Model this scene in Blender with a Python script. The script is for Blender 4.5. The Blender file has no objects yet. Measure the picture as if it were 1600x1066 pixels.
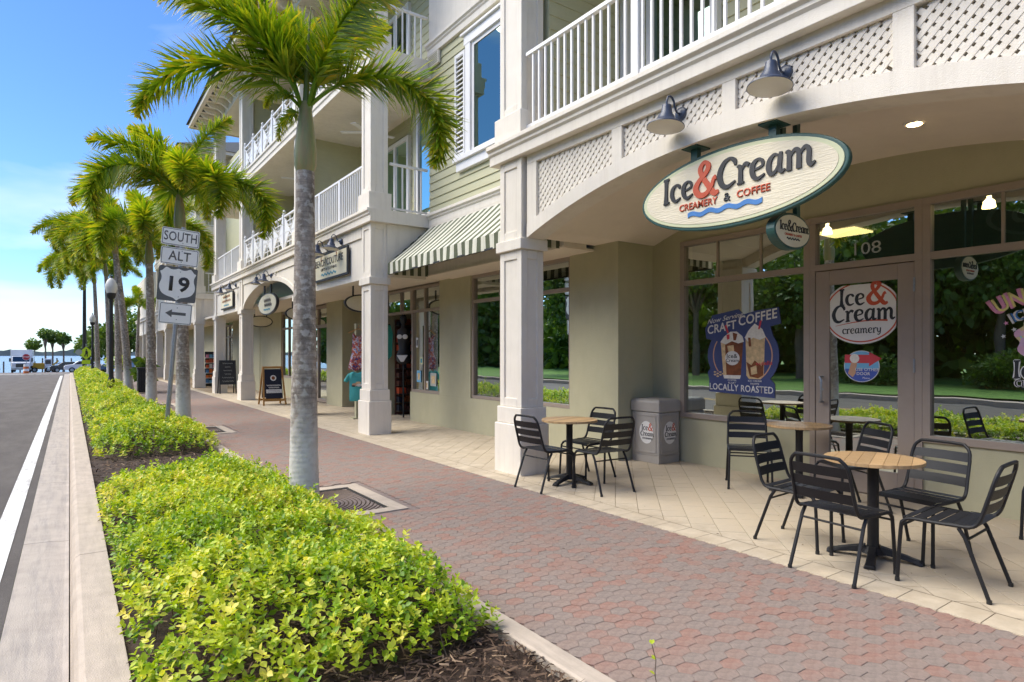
import bpy, bmesh, math, random
import numpy as np
from mathutils import Vector, Matrix
random.seed(7); RNG = np.random.default_rng(7)
scn = bpy.context.scene
COL = scn.collection
R = math.radians

# ---------------------------------------------------------------- camera, sky, sun, exposure
YAW = R(35.485)
cam = bpy.data.cameras.new('camera'); camo = bpy.data.objects.new('camera', cam); COL.objects.link(camo)
cam.sensor_width = 36; cam.lens = 970 / 1600 * 36; cam.shift_y = 20 / 1600; cam.clip_end = 4000; cam.clip_start = .05
camo.location = (0, 0, 1.5); camo.rotation_euler = (R(90), 0, -YAW)
scn.camera = camo
SUN_AZ = R(146)          # compass of the sun in the ground plane, measured from +X
SUN_EL = R(50)
world = bpy.data.worlds.new('World'); scn.world = world; world.use_nodes = True
wn = world.node_tree; wn.nodes.clear()
wo = wn.nodes.new('ShaderNodeOutputWorld'); wb = wn.nodes.new('ShaderNodeBackground'); sky = wn.nodes.new('ShaderNodeTexSky')
sky.sky_type = 'NISHITA'; sky.sun_disc = False; sky.sun_elevation = SUN_EL; sky.sun_rotation = math.pi / 2 - SUN_AZ
sky.air_density = 1.0; sky.dust_density = .15; sky.ozone_density = 2.0; sky.altitude = 0
wb.inputs['Strength'].default_value = .095
tc = wn.nodes.new('ShaderNodeTexCoord'); mp = wn.nodes.new('ShaderNodeMapping'); mp.inputs['Scale'].default_value = (1.0, 1.0, 3.2); mp.inputs['Location'].default_value = (1.3, 5.5, 2.6)
nz = wn.nodes.new('ShaderNodeTexNoise'); nz.inputs['Scale'].default_value = 2.1; nz.inputs['Detail'].default_value = 6; nz.inputs['Roughness'].default_value = .5
nz.inputs['Distortion'].default_value = .5
cr = wn.nodes.new('ShaderNodeValToRGB'); cr.color_ramp.elements[0].position = .50; cr.color_ramp.elements[1].position = .78
cr.color_ramp.elements[1].color = (.85, .85, .85, 1)
hs = wn.nodes.new('ShaderNodeHueSaturation'); hs.inputs['Saturation'].default_value = 1.12; hs.inputs['Value'].default_value = 1.0
mx = wn.nodes.new('ShaderNodeMixRGB'); mx.inputs['Color2'].default_value = (6.0, 6.4, 7.0, 1)
wn.links.new(tc.outputs['Generated'], mp.inputs['Vector']); wn.links.new(mp.outputs[0], nz.inputs['Vector'])
wn.links.new(nz.outputs['Fac'], cr.inputs['Fac']); wn.links.new(cr.outputs['Color'], mx.inputs['Fac'])
wn.links.new(sky.outputs[0], hs.inputs['Color']); tn = wn.nodes.new('ShaderNodeVectorMath'); tn.operation = 'MULTIPLY'; tn.inputs[1].default_value = (.545, .745, 1.18); wn.links.new(hs.outputs[0], tn.inputs[0]); wn.links.new(tn.outputs[0], mx.inputs['Color1']); wn.links.new(mx.outputs[0], wb.inputs['Color']); wn.links.new(wb.outputs[0], wo.inputs['Surface'])
sl = bpy.data.lights.new('sun', 'SUN'); sl.energy = 2.5; sl.angle = R(56); sl.color = (1, .97, .93)
so = bpy.data.objects.new('sun', sl); COL.objects.link(so)
sd = Vector((math.cos(SUN_AZ) * math.cos(SUN_EL), math.sin(SUN_AZ) * math.cos(SUN_EL), math.sin(SUN_EL)))
so.rotation_euler = sd.to_track_quat('Z', 'Y').to_euler(); so.location = sd * 60
scn.view_settings.view_transform = 'Standard'; scn.view_settings.look = 'None'
scn.view_settings.use_white_balance = True; scn.view_settings.white_balance_temperature = 7350; scn.view_settings.white_balance_tint = 6
scn.view_settings.exposure = 1.28; scn.view_settings.gamma = 1; scn.view_settings.use_curve_mapping = False
scn.cycles.use_denoising = True
scn.cycles.use_adaptive_sampling = True; scn.cycles.adaptive_threshold = .025
scn.cycles.max_bounces = 6; scn.cycles.diffuse_bounces = 4; scn.cycles.glossy_bounces = 3; scn.cycles.transparent_max_bounces = 12; scn.cycles.transmission_bounces = 4
scn.cycles.caustics_reflective = False; scn.cycles.caustics_refractive = False
scn.cycles.sample_clamp_indirect = 6

# ---------------------------------------------------------------- materials
MATS = {}
def lk(t, a, b): t.links.new(a, b)
def mat(name, col, rough=.6, var=.12, scale=5., bump=0., bscale=80., metal=0., spec=.5, dirt=0., dirtcol=(.12, .10, .08), tint=0., stretch=(1, 1, 1), tint2=None, coat=0., transl=0., dscale=(1.6, 1.6, .5), dlim=(.5, .8)):
    """principled with two octaves of colour variation, optional streaky dirt, optional per-face 'tint' attribute, bump"""
    m = bpy.data.materials.new(name); m.use_nodes = True; t = m.node_tree; n = t.nodes
    p = n['Principled BSDF']; p.inputs['Roughness'].default_value = rough; p.inputs['Metallic'].default_value = metal
    p.inputs['Specular IOR Level'].default_value = spec; p.inputs['Coat Weight'].default_value = coat
    c = n.new('ShaderNodeTexCoord'); mpn = n.new('ShaderNodeMapping'); mpn.inputs['Scale'].default_value = stretch
    lk(t, c.outputs['Object'], mpn.inputs['Vector'])
    nt = n.new('ShaderNodeTexNoise'); nt.inputs['Scale'].default_value = scale; nt.inputs['Detail'].default_value = 6; nt.inputs['Roughness'].default_value = .65
    lk(t, mpn.outputs[0], nt.inputs['Vector'])
    mr = n.new('ShaderNodeMapRange'); mr.inputs['From Min'].default_value = .25; mr.inputs['From Max'].default_value = .75
    mr.inputs['To Min'].default_value = 1 - var; mr.inputs['To Max'].default_value = 1 + var
    lk(t, nt.outputs['Fac'], mr.inputs['Value'])
    base = n.new('ShaderNodeRGB'); base.outputs[0].default_value = (*col, 1); cur = base.outputs[0]
    if tint or tint2:
        at = n.new('ShaderNodeAttribute'); at.attribute_name = 'tint'
        if tint2:
            rp = n.new('ShaderNodeValToRGB'); rp.color_ramp.interpolation = 'LINEAR'
            el = rp.color_ramp.elements
            while len(el) < len(tint2): el.new(.5)
            for e, (ps, cc) in zip(el, tint2): e.position = ps; e.color = (*cc, 1)
            lk(t, at.outputs['Fac'], rp.inputs['Fac']); cur = rp.outputs['Color']
        else:
            mr2 = n.new('ShaderNodeMapRange'); mr2.inputs['To Min'].default_value = 1 - tint; mr2.inputs['To Max'].default_value = 1 + tint
            lk(t, at.outputs['Fac'], mr2.inputs['Value'])
            mm = n.new('ShaderNodeVectorMath'); mm.operation = 'SCALE'; lk(t, cur, mm.inputs[0]); lk(t, mr2.outputs[0], mm.inputs['Scale']); cur = mm.outputs[0]
    ml = n.new('ShaderNodeVectorMath'); ml.operation = 'SCALE'; lk(t, cur, ml.inputs[0]); lk(t, mr.outputs[0], ml.inputs['Scale']); cur = ml.outputs[0]
    if dirt:
        d = n.new('ShaderNodeTexNoise'); d.inputs['Scale'].default_value = 2.2; d.inputs['Detail'].default_value = 8; d.inputs['Roughness'].default_value = .7
        mp2 = n.new('ShaderNodeMapping'); mp2.inputs['Scale'].default_value = dscale; lk(t, c.outputs['Object'], mp2.inputs['Vector']); lk(t, mp2.outputs[0], d.inputs['Vector'])
        r2 = n.new('ShaderNodeMapRange'); r2.inputs['From Min'].default_value = dlim[0]; r2.inputs['From Max'].default_value = dlim[1]; r2.inputs['To Max'].default_value = dirt
        lk(t, d.outputs['Fac'], r2.inputs['Value'])
        mxx = n.new('ShaderNodeMixRGB'); mxx.inputs['Color2'].default_value = (*dirtcol, 1); lk(t, r2.outputs[0], mxx.inputs['Fac']); lk(t, cur, mxx.inputs['Color1']); cur = mxx.outputs[0]
    lk(t, cur, p.inputs['Base Color'])
    if bump:
        b = n.new('ShaderNodeBump'); b.inputs['Strength'].default_value = min(1, bump); b.inputs['Distance'].default_value = .01
        bn = n.new('ShaderNodeTexNoise'); bn.inputs['Scale'].default_value = bscale; bn.inputs['Detail'].default_value = 4; lk(t, mpn.outputs[0], bn.inputs['Vector'])
        lk(t, bn.outputs['Fac'], b.inputs['Height']); lk(t, b.outputs[0], p.inputs['Normal'])
    if transl:
        tr = n.new('ShaderNodeBsdfTranslucent'); sc = n.new('ShaderNodeVectorMath'); sc.operation = 'MULTIPLY'; sc.inputs[1].default_value = (1.25, 1.2, .55)
        lk(t, cur, sc.inputs[0]); lk(t, sc.outputs[0], tr.inputs['Color'])
        mxs = n.new('ShaderNodeMixShader'); mxs.inputs[0].default_value = transl
        o = n['Material Output']; lk(t, p.outputs[0], mxs.inputs[1]); lk(t, tr.outputs[0], mxs.inputs[2]); lk(t, mxs.outputs[0], o.inputs['Surface'])
    MATS[name] = m
    return m
def emit(name, col, s):
    m = bpy.data.materials.new(name); m.use_nodes = True; t = m.node_tree; p = t.nodes['Principled BSDF']
    p.inputs['Base Color'].default_value = (*col, 1); p.inputs['Emission Color'].default_value = (*col, 1); p.inputs['Emission Strength'].default_value = s
    MATS[name] = m; return m
def glass(name, tcol, base=.22, ior=1.6, rough=.0, rcol=(.86, .95, .92)):
    m = bpy.data.materials.new(name); m.use_nodes = True; t = m.node_tree; n = t.nodes
    n.remove(n['Principled BSDF']); o = n['Material Output']
    tr = n.new('ShaderNodeBsdfTransparent'); tr.inputs[0].default_value = (*tcol, 1)
    gl = n.new('ShaderNodeBsdfGlossy'); gl.inputs['Roughness'].default_value = rough; gl.inputs['Color'].default_value = (*rcol, 1)
    fr = n.new('ShaderNodeFresnel'); fr.inputs['IOR'].default_value = ior
    ad = n.new('ShaderNodeMath'); ad.operation = 'ADD'; ad.use_clamp = True; ad.inputs[1].default_value = base; lk(t, fr.outputs[0], ad.inputs[0])
    # faint ripple of real panes
    nb = n.new('ShaderNodeTexNoise'); nb.inputs['Scale'].default_value = 1.3; cc = n.new('ShaderNodeTexCoord'); lk(t, cc.outputs['Object'], nb.inputs['Vector'])
    bp = n.new('ShaderNodeBump'); bp.inputs['Strength'].default_value = .05; bp.inputs['Distance'].default_value = .02; lk(t, nb.outputs['Fac'], bp.inputs['Height']); lk(t, bp.outputs[0], gl.inputs['Normal'])
    ms = n.new('ShaderNodeMixShader'); lk(t, ad.outputs[0], ms.inputs[0]); lk(t, tr.outputs[0], ms.inputs[1]); lk(t, gl.outputs[0], ms.inputs[2]); lk(t, ms.outputs[0], o.inputs['Surface'])
    MATS[name] = m; return m

mat('stucco', (.75, .69, .605), .88, .06, 3, .35, 120, dirt=.34, dirtcol=(.46, .39, .32), dscale=(4.5, 4.5, .32), dlim=(.5, .78))
mat('stucco_panel', (.73, .67, .585), .88, .06, 3, .35, 120, dirt=.34, dirtcol=(.46, .39, .32), dscale=(4.5, 4.5, .32), dlim=(.5, .78))
mat('ceiling', (.77, .685, .585), .85, .05, 2, .2, 90, dirt=.10, dirtcol=(.4, .32, .25))
mat('siding', (.47, .455, .29), .6, .05, 4, .12, 60, stretch=(1, .15, 3), dirt=.06, dirtcol=(.3, .28, .2))
mat('sage_wall', (.43, .405, .275), .8, .06, 2.5, .4, 110, dirt=.24, dirtcol=(.30, .27, .17), dscale=(1.8, 1.8, .5), dlim=(.46, .8))
mat('white_paint', (.76, .75, .74), .45, .04, 6, .05, 60, dirt=.05, dirtcol=(.5, .47, .43))
mat('taupe', (.31, .25, .21), .5, .06, 8, .05, 60)
mat('black_metal', (.012, .012, .014), .48, .2, 18, .12, 160, spec=.35)
mat('iron', (.016, .016, .017), .5, .2, 20, .15, 120)
mat('dark_green_paint', (.025, .085, .075), .45, .12, 12, .05, 60)
mat('lamp_blue', (.036, .05, .088), .35, .18, 9, .06, 60, dirt=.25, dirtcol=(.16, .15, .14))
mat('lamp_inside', (.68, .66, .6), .5, .05)
mat('sign_cream', (.74, .66, .50), .6, .07, 5, .5, 26, stretch=(1, .35, 3.5))
mat('sign_rim_pale', (.60, .62, .40), .55, .05)
mat('sign_board', (.70, .64, .48), .6, .08, 6, .1, 40, dirt=.2, dirtcol=(.42, .36, .22))
mat('ink_black', (.022, .022, .025), .5, .1)
mat('ink_red', (.55, .085, .035), .5, .1)
mat('ink_blue', (.05, .20, .50), .5, .1)
mat('ink_teal', (.05, .27, .36), .5, .1)
mat('decal_white', (.74, .72, .70), .5, .03)
mat('poster_blue', (.045, .065, .19), .5, .06)
mat('sky_decal', (.16, .45, .70), .5, .06)
mat('deep_blue_decal', (.05, .10, .42), .5, .06)
mat('arrow_red', (.62, .05, .07), .5, .05)
mat('coffee_brown', (.20, .055, .015), .45, .55, 12)
mat('coffee_cream', (.66, .47, .26), .45, .35, 18)
mat('whip', (.76, .72, .66), .5, .14, 40)
mat('skin_tone', (.60, .33, .2), .5, .05)
mat('decal_pink', (.72, .30, .48), .5, .1)
mat('decal_yellow', (.75, .66, .25), .5, .1)
mat('decal_grey', (.40, .43, .42), .5, .05)
mat('bin_grey', (.36, .33, .30), .55, .06, 7, .1, 90)
mat('sign_white', (.86, .85, .83), .4, .03, 8, dirt=.06)
mat('sign_grey', (.10, .10, .105), .4, .1)
mat('galvanised', (.30, .31, .33), .42, .16, 22, .05, 60, metal=.55)
mat('asphalt', (.125, .112, .104), .92, .22, 90, 1., 320, spec=.25, dirt=.55, dirtcol=(.21, .19, .175), dscale=(1.1, .35, 1), dlim=(.42, .72))
mat('asphalt_far', (.19, .165, .15), .9, .1, .3, .3, 60, spec=.3)
mat('line_white', (.70, .69, .67), .7, .10, 9, .2, 150, dirt=.7, dirtcol=(.26, .24, .22), dscale=(5, 1.1, 1), dlim=(.5, .66))
mat('line_yellow', (.55, .33, .03), .7, .1, 9)
mat('concrete', (.46, .385, .315), .88, .16, 5, .5, 120, dirt=.5, dirtcol=(.27, .225, .19), dscale=(7, .9, 2), dlim=(.45, .72))
mat('gutter', (.41, .36, .315), .88, .16, 5, .5, 120, dirt=.6, dirtcol=(.22, .205, .20), dscale=(9, .7, 2), dlim=(.47, .7))
mat('soil', (.045, .027, .018), .95, .4, 14, .9, 50)
mat('mulch', (.07, .04, .026), .9, .3, 30, .2, 60, tint2=[(0, (.030, .017, .011)), (.5, (.08, .046, .03)), (.85, (.17, .105, .065)), (1, (.36, .25, .16))])
mat('paver', (.3, .17, .14), .9, .36, 38, .7, 170, dirt=.62, dirtcol=(.29, .225, .195), dscale=(3.5, 3.5, 1), dlim=(.40, .66), tint2=[(0, (.225, .182, .158)), (.35, (.245, .193, .166)), (.6, (.262, .185, .152)), (.85, (.28, .168, .134)), (1, (.295, .155, .118))])
mat('paver_bed', (.21, .165, .148), .95, .2, 20, .4, 120)
mat('tile', (.52, .435, .325), .8, .16, 6, .4, 120, tint=.05, dirt=.5, dirtcol=(.33, .25, .16), dscale=(1.5, 1.5, 1), dlim=(.42, .75))
mat('tile_bed', (.27, .2, .125), .95, .2, 20, .4, 120)
mat('grass', (.09, .20, .022), .9, .35, 3, .6, 60)
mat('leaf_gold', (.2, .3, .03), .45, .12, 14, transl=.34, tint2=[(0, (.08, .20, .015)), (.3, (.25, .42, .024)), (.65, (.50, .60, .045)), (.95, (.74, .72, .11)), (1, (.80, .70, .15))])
mat('leaf_palm', (.08, .15, .02), .45, .12, 10, transl=.42, tint2=[(0, (.08, .20, .012)), (.45, (.235, .37, .022)), (.78, (.47, .49, .032)), (1, (.62, .46, .045))])
mat('leaf_dark', (.04, .09, .015), .5, .2, 8, transl=.25, tint2=[(0, (.05, .11, .016)), (.6, (.12, .21, .028)), (1, (.24, .34, .045))])
mat('twig', (.11, .075, .045), .8, .2)
mat('rachis', (.12, .15, .03), .5, .2)
mat('crownshaft', (.22, .235, .09), .5, .30, 5, stretch=(3, 3, .35), dirt=.8, dirtcol=(.34, .21, .10), dscale=(5, 5, .5), dlim=(.42, .62))
mat('awning', (.7, .68, .6), .85, .04)
mat('wood_top', (.43, .275, .135), .5, .26, 5, .12, 40, stretch=(1, 12, 1), tint=.24)
mat('wood_frame', (.42, .21, .06), .5, .2, 9, stretch=(6, 6, 1))
mat('wood_dark', (.05, .035, .025), .6, .2)
mat('chalk', (.022, .024, .03), .7, .3, 9)
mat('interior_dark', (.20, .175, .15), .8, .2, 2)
mat('interior_red', (.10, .035, .025), .8, .3, 6)
mat('roof_tile', (.05, .058, .062), .85, .25, 6)
mat('teal_cloth', (.06, .40, .40), .85, .08, 8, .3, 60)
mat('jade_cloth', (.02, .26, .20), .85, .1)
mat('navy', (.01, .013, .03), .8, .1)
mat('car_white', (.75, .75, .76), .25, .02, coat=.6)
mat('car_blue', (.10, .22, .42), .25, .02, coat=.6)
mat('car_dark', (.03, .035, .04), .25, .02, coat=.6)
mat('tyre', (.015, .015, .015), .8, .1)
mat('machine_yellow', (.6, .32, .02), .5, .1)
mat('stop_red', (.5, .02, .03), .5, .05)
mat('fluoro', (.62, .82, .03), .5, .03)
mat('orange', (.7, .16, .03), .6, .1)
mat('water', (.07, .13, .19), .22, .1, .05, .25, 1.2)
mat('hazy_far_land', (.11, .14, .135), .95, .25, .05)  # distance haze put into the colour: greyed green of the far shore
mat('bark', (.17, .13, .10), .9, .3, 6, .6, 25, stretch=(1, 1, .3))
mat('rust', (.24, .10, .04), .85, .35, 10)
mat('grate_iron', (.075, .048, .034), .8, .3, 10)
mat('stone', (.36, .33, .28), .85, .15, 5, .3, 40)
glass('shop_glass', (.52, .56, .53), .55, 1.5)
glass('blue_glass', (.05, .10, .11), .34, 1.6, rcol=(.42, .62, .54))
glass('dark_glass', (.04, .05, .05), .12, 1.5)
emit('warm_lamp', (1, .74, .38), 9); emit('panel_light', (1, .80, .36), 2.2); emit('globe', (.55, .55, .53), .02)
# grey palm trunk: rings, lichen patches and a white-painted foot with a real edge
def trunk_mat(name, rings):
    m = mat(name, (.33, .275, .235), .92, .30, 9, 0, stretch=(1, 1, 2.2), dirt=.9, dirtcol=(.11, .09, .078), dscale=(3.2, 3.2, 1.3), dlim=(.44, .66)); t = m.node_tree; n = t.nodes; p = n['Principled BSDF']
    src = p.inputs['Base Color'].links[0].from_socket
    c = n.new('ShaderNodeTexCoord'); w = n.new('ShaderNodeTexWave'); w.wave_type = 'BANDS'; w.bands_direction = 'Z'; w.inputs['Scale'].default_value = rings; w.inputs['Distortion'].default_value = 2.4; w.inputs['Detail Scale'].default_value = 1.6
    lk(t, c.outputs['Object'], w.inputs['Vector'])
    a = n.new('ShaderNodeMapRange'); a.inputs['From Max'].default_value = .22; a.inputs['To Min'].default_value = .80; lk(t, w.outputs['Fac'], a.inputs['Value'])
    ml = n.new('ShaderNodeVectorMath'); ml.operation = 'SCALE'; lk(t, src, ml.inputs[0]); lk(t, a.outputs[0], ml.inputs['Scale'])
    sp = n.new('ShaderNodeSeparateXYZ'); lk(t, c.outputs['Object'], sp.inputs[0])
    nn = n.new('ShaderNodeTexNoise'); nn.inputs['Scale'].default_value = 9; nn.inputs['Detail'].default_value = 5; lk(t, c.outputs['Object'], nn.inputs['Vector'])
    ad = n.new('ShaderNodeMath'); ad.operation = 'MULTIPLY_ADD'; ad.inputs[1].default_value = .9; lk(t, nn.outputs['Fac'], ad.inputs[0]); lk(t, sp.outputs['Z'], ad.inputs[2])
    k = n.new('ShaderNodeMapRange'); k.inputs['From Min'].default_value = 1.02; k.inputs['From Max'].default_value = 1.5; k.inputs['To Min'].default_value = .92; k.inputs['To Max'].default_value = 0; lk(t, ad.outputs[0], k.inputs['Value'])
    mxx = n.new('ShaderNodeMixRGB'); mxx.inputs['Color2'].default_value = (.60, .575, .55, 1); lk(t, k.outputs[0], mxx.inputs['Fac']); lk(t, ml.outputs[0], mxx.inputs['Color1'])
    # pale lichen
    ln = n.new('ShaderNodeTexNoise'); ln.inputs['Scale'].default_value = 16; ln.inputs['Detail'].default_value = 6; lk(t, c.outputs['Object'], ln.inputs['Vector'])
    l2 = n.new('ShaderNodeMapRange'); l2.inputs['From Min'].default_value = .52; l2.inputs['From Max'].default_value = .62; l2.inputs['To Max'].default_value = .7; lk(t, ln.outputs['Fac'], l2.inputs['Value'])
    m3 = n.new('ShaderNodeMixRGB'); m3.inputs['Color2'].default_value = (.50, .46, .42, 1); lk(t, l2.outputs[0], m3.inputs['Fac']); lk(t, mxx.outputs[0], m3.inputs['Color1'])
    lk(t, m3.outputs[0], p.inputs['Base Color'])
    b = n.new('ShaderNodeBump'); b.inputs['Strength'].default_value = .16; b.inputs['Distance'].default_value = .006; lk(t, w.outputs['Fac'], b.inputs['Height'])
    b2 = n.new('ShaderNodeBump'); b2.inputs['Strength'].default_value = .6; b2.inputs['Distance'].default_value = .01; lk(t, ln.outputs['Fac'], b2.inputs['Height']); lk(t, b.outputs[0], b2.inputs['Normal']); lk(t, b2.outputs[0], p.inputs['Normal'])
trunk_mat('trunk', 6.5)
# striped awning cloth: woven stripes along Y
def stripe_mat():
    m = MATS['awning']; t = m.node_tree; n = t.nodes; p = n['Principled BSDF']; src = p.inputs['Base Color'].links[0].from_socket
    c = n.new('ShaderNodeTexCoord'); s = n.new('ShaderNodeSeparateXYZ'); lk(t, c.outputs['UV'], s.inputs[0])
    a = n.new('ShaderNodeMath'); a.operation = 'FRACT'; lk(t, s.outputs['X'], a.inputs[0])
    r = n.new('ShaderNodeValToRGB'); r.color_ramp.interpolation = 'CONSTANT'; e = r.color_ramp.elements
    g_, w_, l_ = (.085, .10, .06, 1), (.60, .59, .50, 1), (.45, .45, .36, 1)
    e[0].position = 0; e[0].color = g_; e[1].position = .46; e[1].color = w_
    for ps, cc in ((.60, l_), (.64, w_), (.97, g_)):
        x = e.new(ps); x.color = cc
    lk(t, a.outputs[0], r.inputs['Fac']); lk(t, r.outputs['Color'], p.inputs['Base Color'])
    p.inputs['Roughness'].default_value = .9
stripe_mat()
def tiedye():
    m = mat('tie_dye', (.5, .2, .2), .85, .05); t = m.node_tree; n = t.nodes; p = n['Principled BSDF']
    c = n.new('ShaderNodeTexCoord'); nn = n.new('ShaderNodeTexNoise'); nn.inputs['Scale'].default_value = 9; nn.inputs['Distortion'].default_value = 1.5; lk(t, c.outputs['Object'], nn.inputs['Vector'])
    r = n.new('ShaderNodeValToRGB'); r.color_ramp.interpolation = 'CONSTANT'; e = r.color_ramp.elements; e[0].position = 0; e[0].color = (.05, .06, .22, 1); e[1].position = .42; e[1].color = (.50, .10, .07, 1)
    for ps, cc in ((.52, (.62, .28, .20, 1)), (.57, (.55, .55, .68, 1)), (.64, (.16, .2, .45, 1))):
        x = e.new(ps); x.color = cc
    lk(t, nn.outputs['Fac'], r.inputs['Fac']); lk(t, r.outputs['Color'], p.inputs['Base Color'])
tiedye()
def candy():
    m = mat('candy_scoop', (.7, .4, .5), .5, .05); t = m.node_tree; n = t.nodes; p = n['Principled BSDF']
    c = n.new('ShaderNodeTexCoord'); v = n.new('ShaderNodeTexVoronoi'); v.inputs['Scale'].default_value = 16; lk(t, c.outputs['Object'], v.inputs['Vector'])
    r = n.new('ShaderNodeValToRGB'); r.color_ramp.interpolation = 'CONSTANT'; e = r.color_ramp.elements; e[0].position = 0; e[0].color = (.72, .42, .58, 1); e[1].position = .3; e[1].color = (.74, .60, .30, 1)
    for ps, cc in ((.48, (.70, .45, .62, 1)), (.66, (.32, .62, .70, 1)), (.78, (.45, .12, .20, 1)), (.86, (.75, .5, .55, 1)), (.94, (.18, .2, .45, 1))):
        x = e.new(ps); x.color = cc
    sp = n.new('ShaderNodeSeparateColor'); lk(t, v.outputs['Color'], sp.inputs[0]); lk(t, sp.outputs[0], r.inputs['Fac']); lk(t, r.outputs['Color'], p.inputs['Base Color'])
candy()

# ---------------------------------------------------------------- mesh helpers
ORG = {}
def org(o): return ORG.get(o.name, Vector((0, 0, 0))) if o else Vector((0, 0, 0))
def tag(o, label=None, cat=None, group=None, kind=None):
    if label: o['label'] = label
    if cat: o['category'] = cat
    if group: o['group'] = group
    if kind: o['kind'] = kind
    return o
def thing(name, label, cat, loc=(0, 0, 0), rz=0, group=None):
    o = bpy.data.objects.new(name, None); COL.objects.link(o); o.empty_display_size = .1
    o.location = loc; o.rotation_euler = (0, 0, rz)
    ORG[o.name] = Vector(loc)
    return tag(o, label, cat, group)
def link(name, me, m, parent=None):
    o = bpy.data.objects.new(name, me); COL.objects.link(o)
    if m is not None and not me.materials: me.materials.append(MATS[m] if isinstance(m, str) else m)
    if parent: o.parent = parent; ORG[o.name] = org(parent)
    return o
class MB:
    """collects shapes in one mesh; coordinates are world unless local=True at build"""
    def __init__(s): s.v = []; s.f = []; s.t = []; s.uv = None
    def add(s, vs, fs, tint=0.):
        b = len(s.v); s.v += [tuple(p) for p in vs]; s.f += [tuple(i + b for i in f) for f in fs]; s.t += [tint] * len(fs); return s
    def box(s, x0, x1, y0, y1, z0, z1, tint=0.):
        vs = [(x, y, z) for z in (z0, z1) for y in (y0, y1) for x in (x0, x1)]
        return s.add(vs, [(0, 2, 3, 1), (4, 5, 7, 6), (0, 1, 5, 4), (2, 6, 7, 3), (0, 4, 6, 2), (1, 3, 7, 5)], tint)
    def obox(s, c, ax, ay, az, hx, hy, hz, tint=0.):
        c = Vector(c); vs = [c + ax * (i * hx) + ay * (j * hy) + az * (k * hz) for k in (-1, 1) for j in (-1, 1) for i in (-1, 1)]
        return s.add(vs, [(0, 2, 3, 1), (4, 5, 7, 6), (0, 1, 5, 4), (2, 6, 7, 3), (0, 4, 6, 2), (1, 3, 7, 5)], tint)
    def bar(s, p, q, w, h=None, up=(0, 0, 1), tint=0.):
        p, q = Vector(p), Vector(q); d = q - p; L = d.length; d.normalize(); u = Vector(up)
        if abs(d.dot(u)) > .98: u = Vector((1, 0, 0))
        a = d.cross(u).normalized(); b = a.cross(d).normalized()
        return s.obox((p + q) / 2, d, a, b, L / 2, w / 2, (h or w) / 2, tint)
    def tube(s, pts, rad, n=8, cap=True, tint=0.):
        pts = [Vector(p) for p in pts]; rs = rad if isinstance(rad, (list, tuple)) else [rad] * len(pts)
        b = len(s.v); prev = None
        for i, p in enumerate(pts):
            d = (pts[min(i + 1, len(pts) - 1)] - pts[max(i - 1, 0)]).normalized()
            if prev is None:
                u = Vector((0, 0, 1)) if abs(d.z) < .9 else Vector((1, 0, 0)); a = d.cross(u).normalized()
            else: a = (prev - d * prev.dot(d)).normalized()
            prev = a; c = d.cross(a)
            for k in range(n):
                t = 2 * math.pi * k / n; s.v.append(tuple(p + (a * math.cos(t) + c * math.sin(t)) * rs[i]))
        for i in range(len(pts) - 1):
            for k in range(n):
                s.f.append((b + i * n + k, b + i * n + (k + 1) % n, b + (i + 1) * n + (k + 1) % n, b + (i + 1) * n + k)); s.t.append(tint)
        if cap:
            s.f.append(tuple(b + k for k in range(n))[::-1]); s.f.append(tuple(b + (len(pts) - 1) * n + k for k in range(n))); s.t += [tint, tint]
        return s
    def lathe(s, c, prof, n=24, axis=None, tint=0.):
        """prof: (radius, height) about an axis (default Z) at c"""
        c = Vector(c); az = Vector(axis or (0, 0, 1)).normalized(); ax = az.orthogonal().normalized(); ay = az.cross(ax); b = len(s.v)
        for r, h in prof:
            for k in range(n):
                t = 2 * math.pi * k / n; s.v.append(tuple(c + az * h + (ax * math.cos(t) + ay * math.sin(t)) * r))
        for i in range(len(prof) - 1):
            for k in range(n):
                s.f.append((b + i * n + k, b + i * n + (k + 1) % n, b + (i + 1) * n + (k + 1) % n, b + (i + 1) * n + k)); s.t.append(tint)
        s.f.append(tuple(b + k for k in range(n))[::-1]); s.f.append(tuple(b + (len(prof) - 1) * n + k for k in range(n))); s.t += [tint, tint]
        return s
    def prism(s, poly, o, ax, ay, az, t0, t1, tint=0.):
        """2-D polygon (a,b) in plane o+a*ax+b*ay, extruded along az from t0 to t1"""
        o, ax, ay, az = Vector(o), Vector(ax), Vector(ay), Vector(az); n = len(poly)
        vs = [o + ax * a + ay * b + az * t0 for a, b in poly] + [o + ax * a + ay * b + az * t1 for a, b in poly]
        fs = [tuple(range(n))[::-1], tuple(range(n, 2 * n))] + [(i, (i + 1) % n, n + (i + 1) % n, n + i) for i in range(n)]
        return s.add(vs, fs, tint)
    def mesh(s, name, o=Vector((0, 0, 0)), smooth=False):
        me = bpy.data.meshes.new(name); me.from_pydata([(x - o.x, y - o.y, z - o.z) for x, y, z in s.v], [], s.f)
        if any(s.t):
            a = me.attributes.new('tint', 'FLOAT', 'FACE'); a.data.foreach_set('value', s.t)
        bm = bmesh.new(); bm.from_mesh(me); bmesh.ops.recalc_face_normals(bm, faces=bm.faces); bm.to_mesh(me); bm.free()
        if smooth: me.polygons.foreach_set('use_smooth', [True] * len(me.polygons)); me.set_sharp_from_angle(angle=R(40))
        return me
    def build(s, name, m, parent=None, smooth=False, bevel=0., local=False):
        o = link(name, s.mesh(name, Vector((0, 0, 0)) if local else org(parent), smooth), m, parent)
        if bevel:
            b = o.modifiers.new('bevel', 'BEVEL'); b.width = bevel; b.segments = 2; b.limit_method = 'ANGLE'; b.angle_limit = R(50)
        return o
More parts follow.
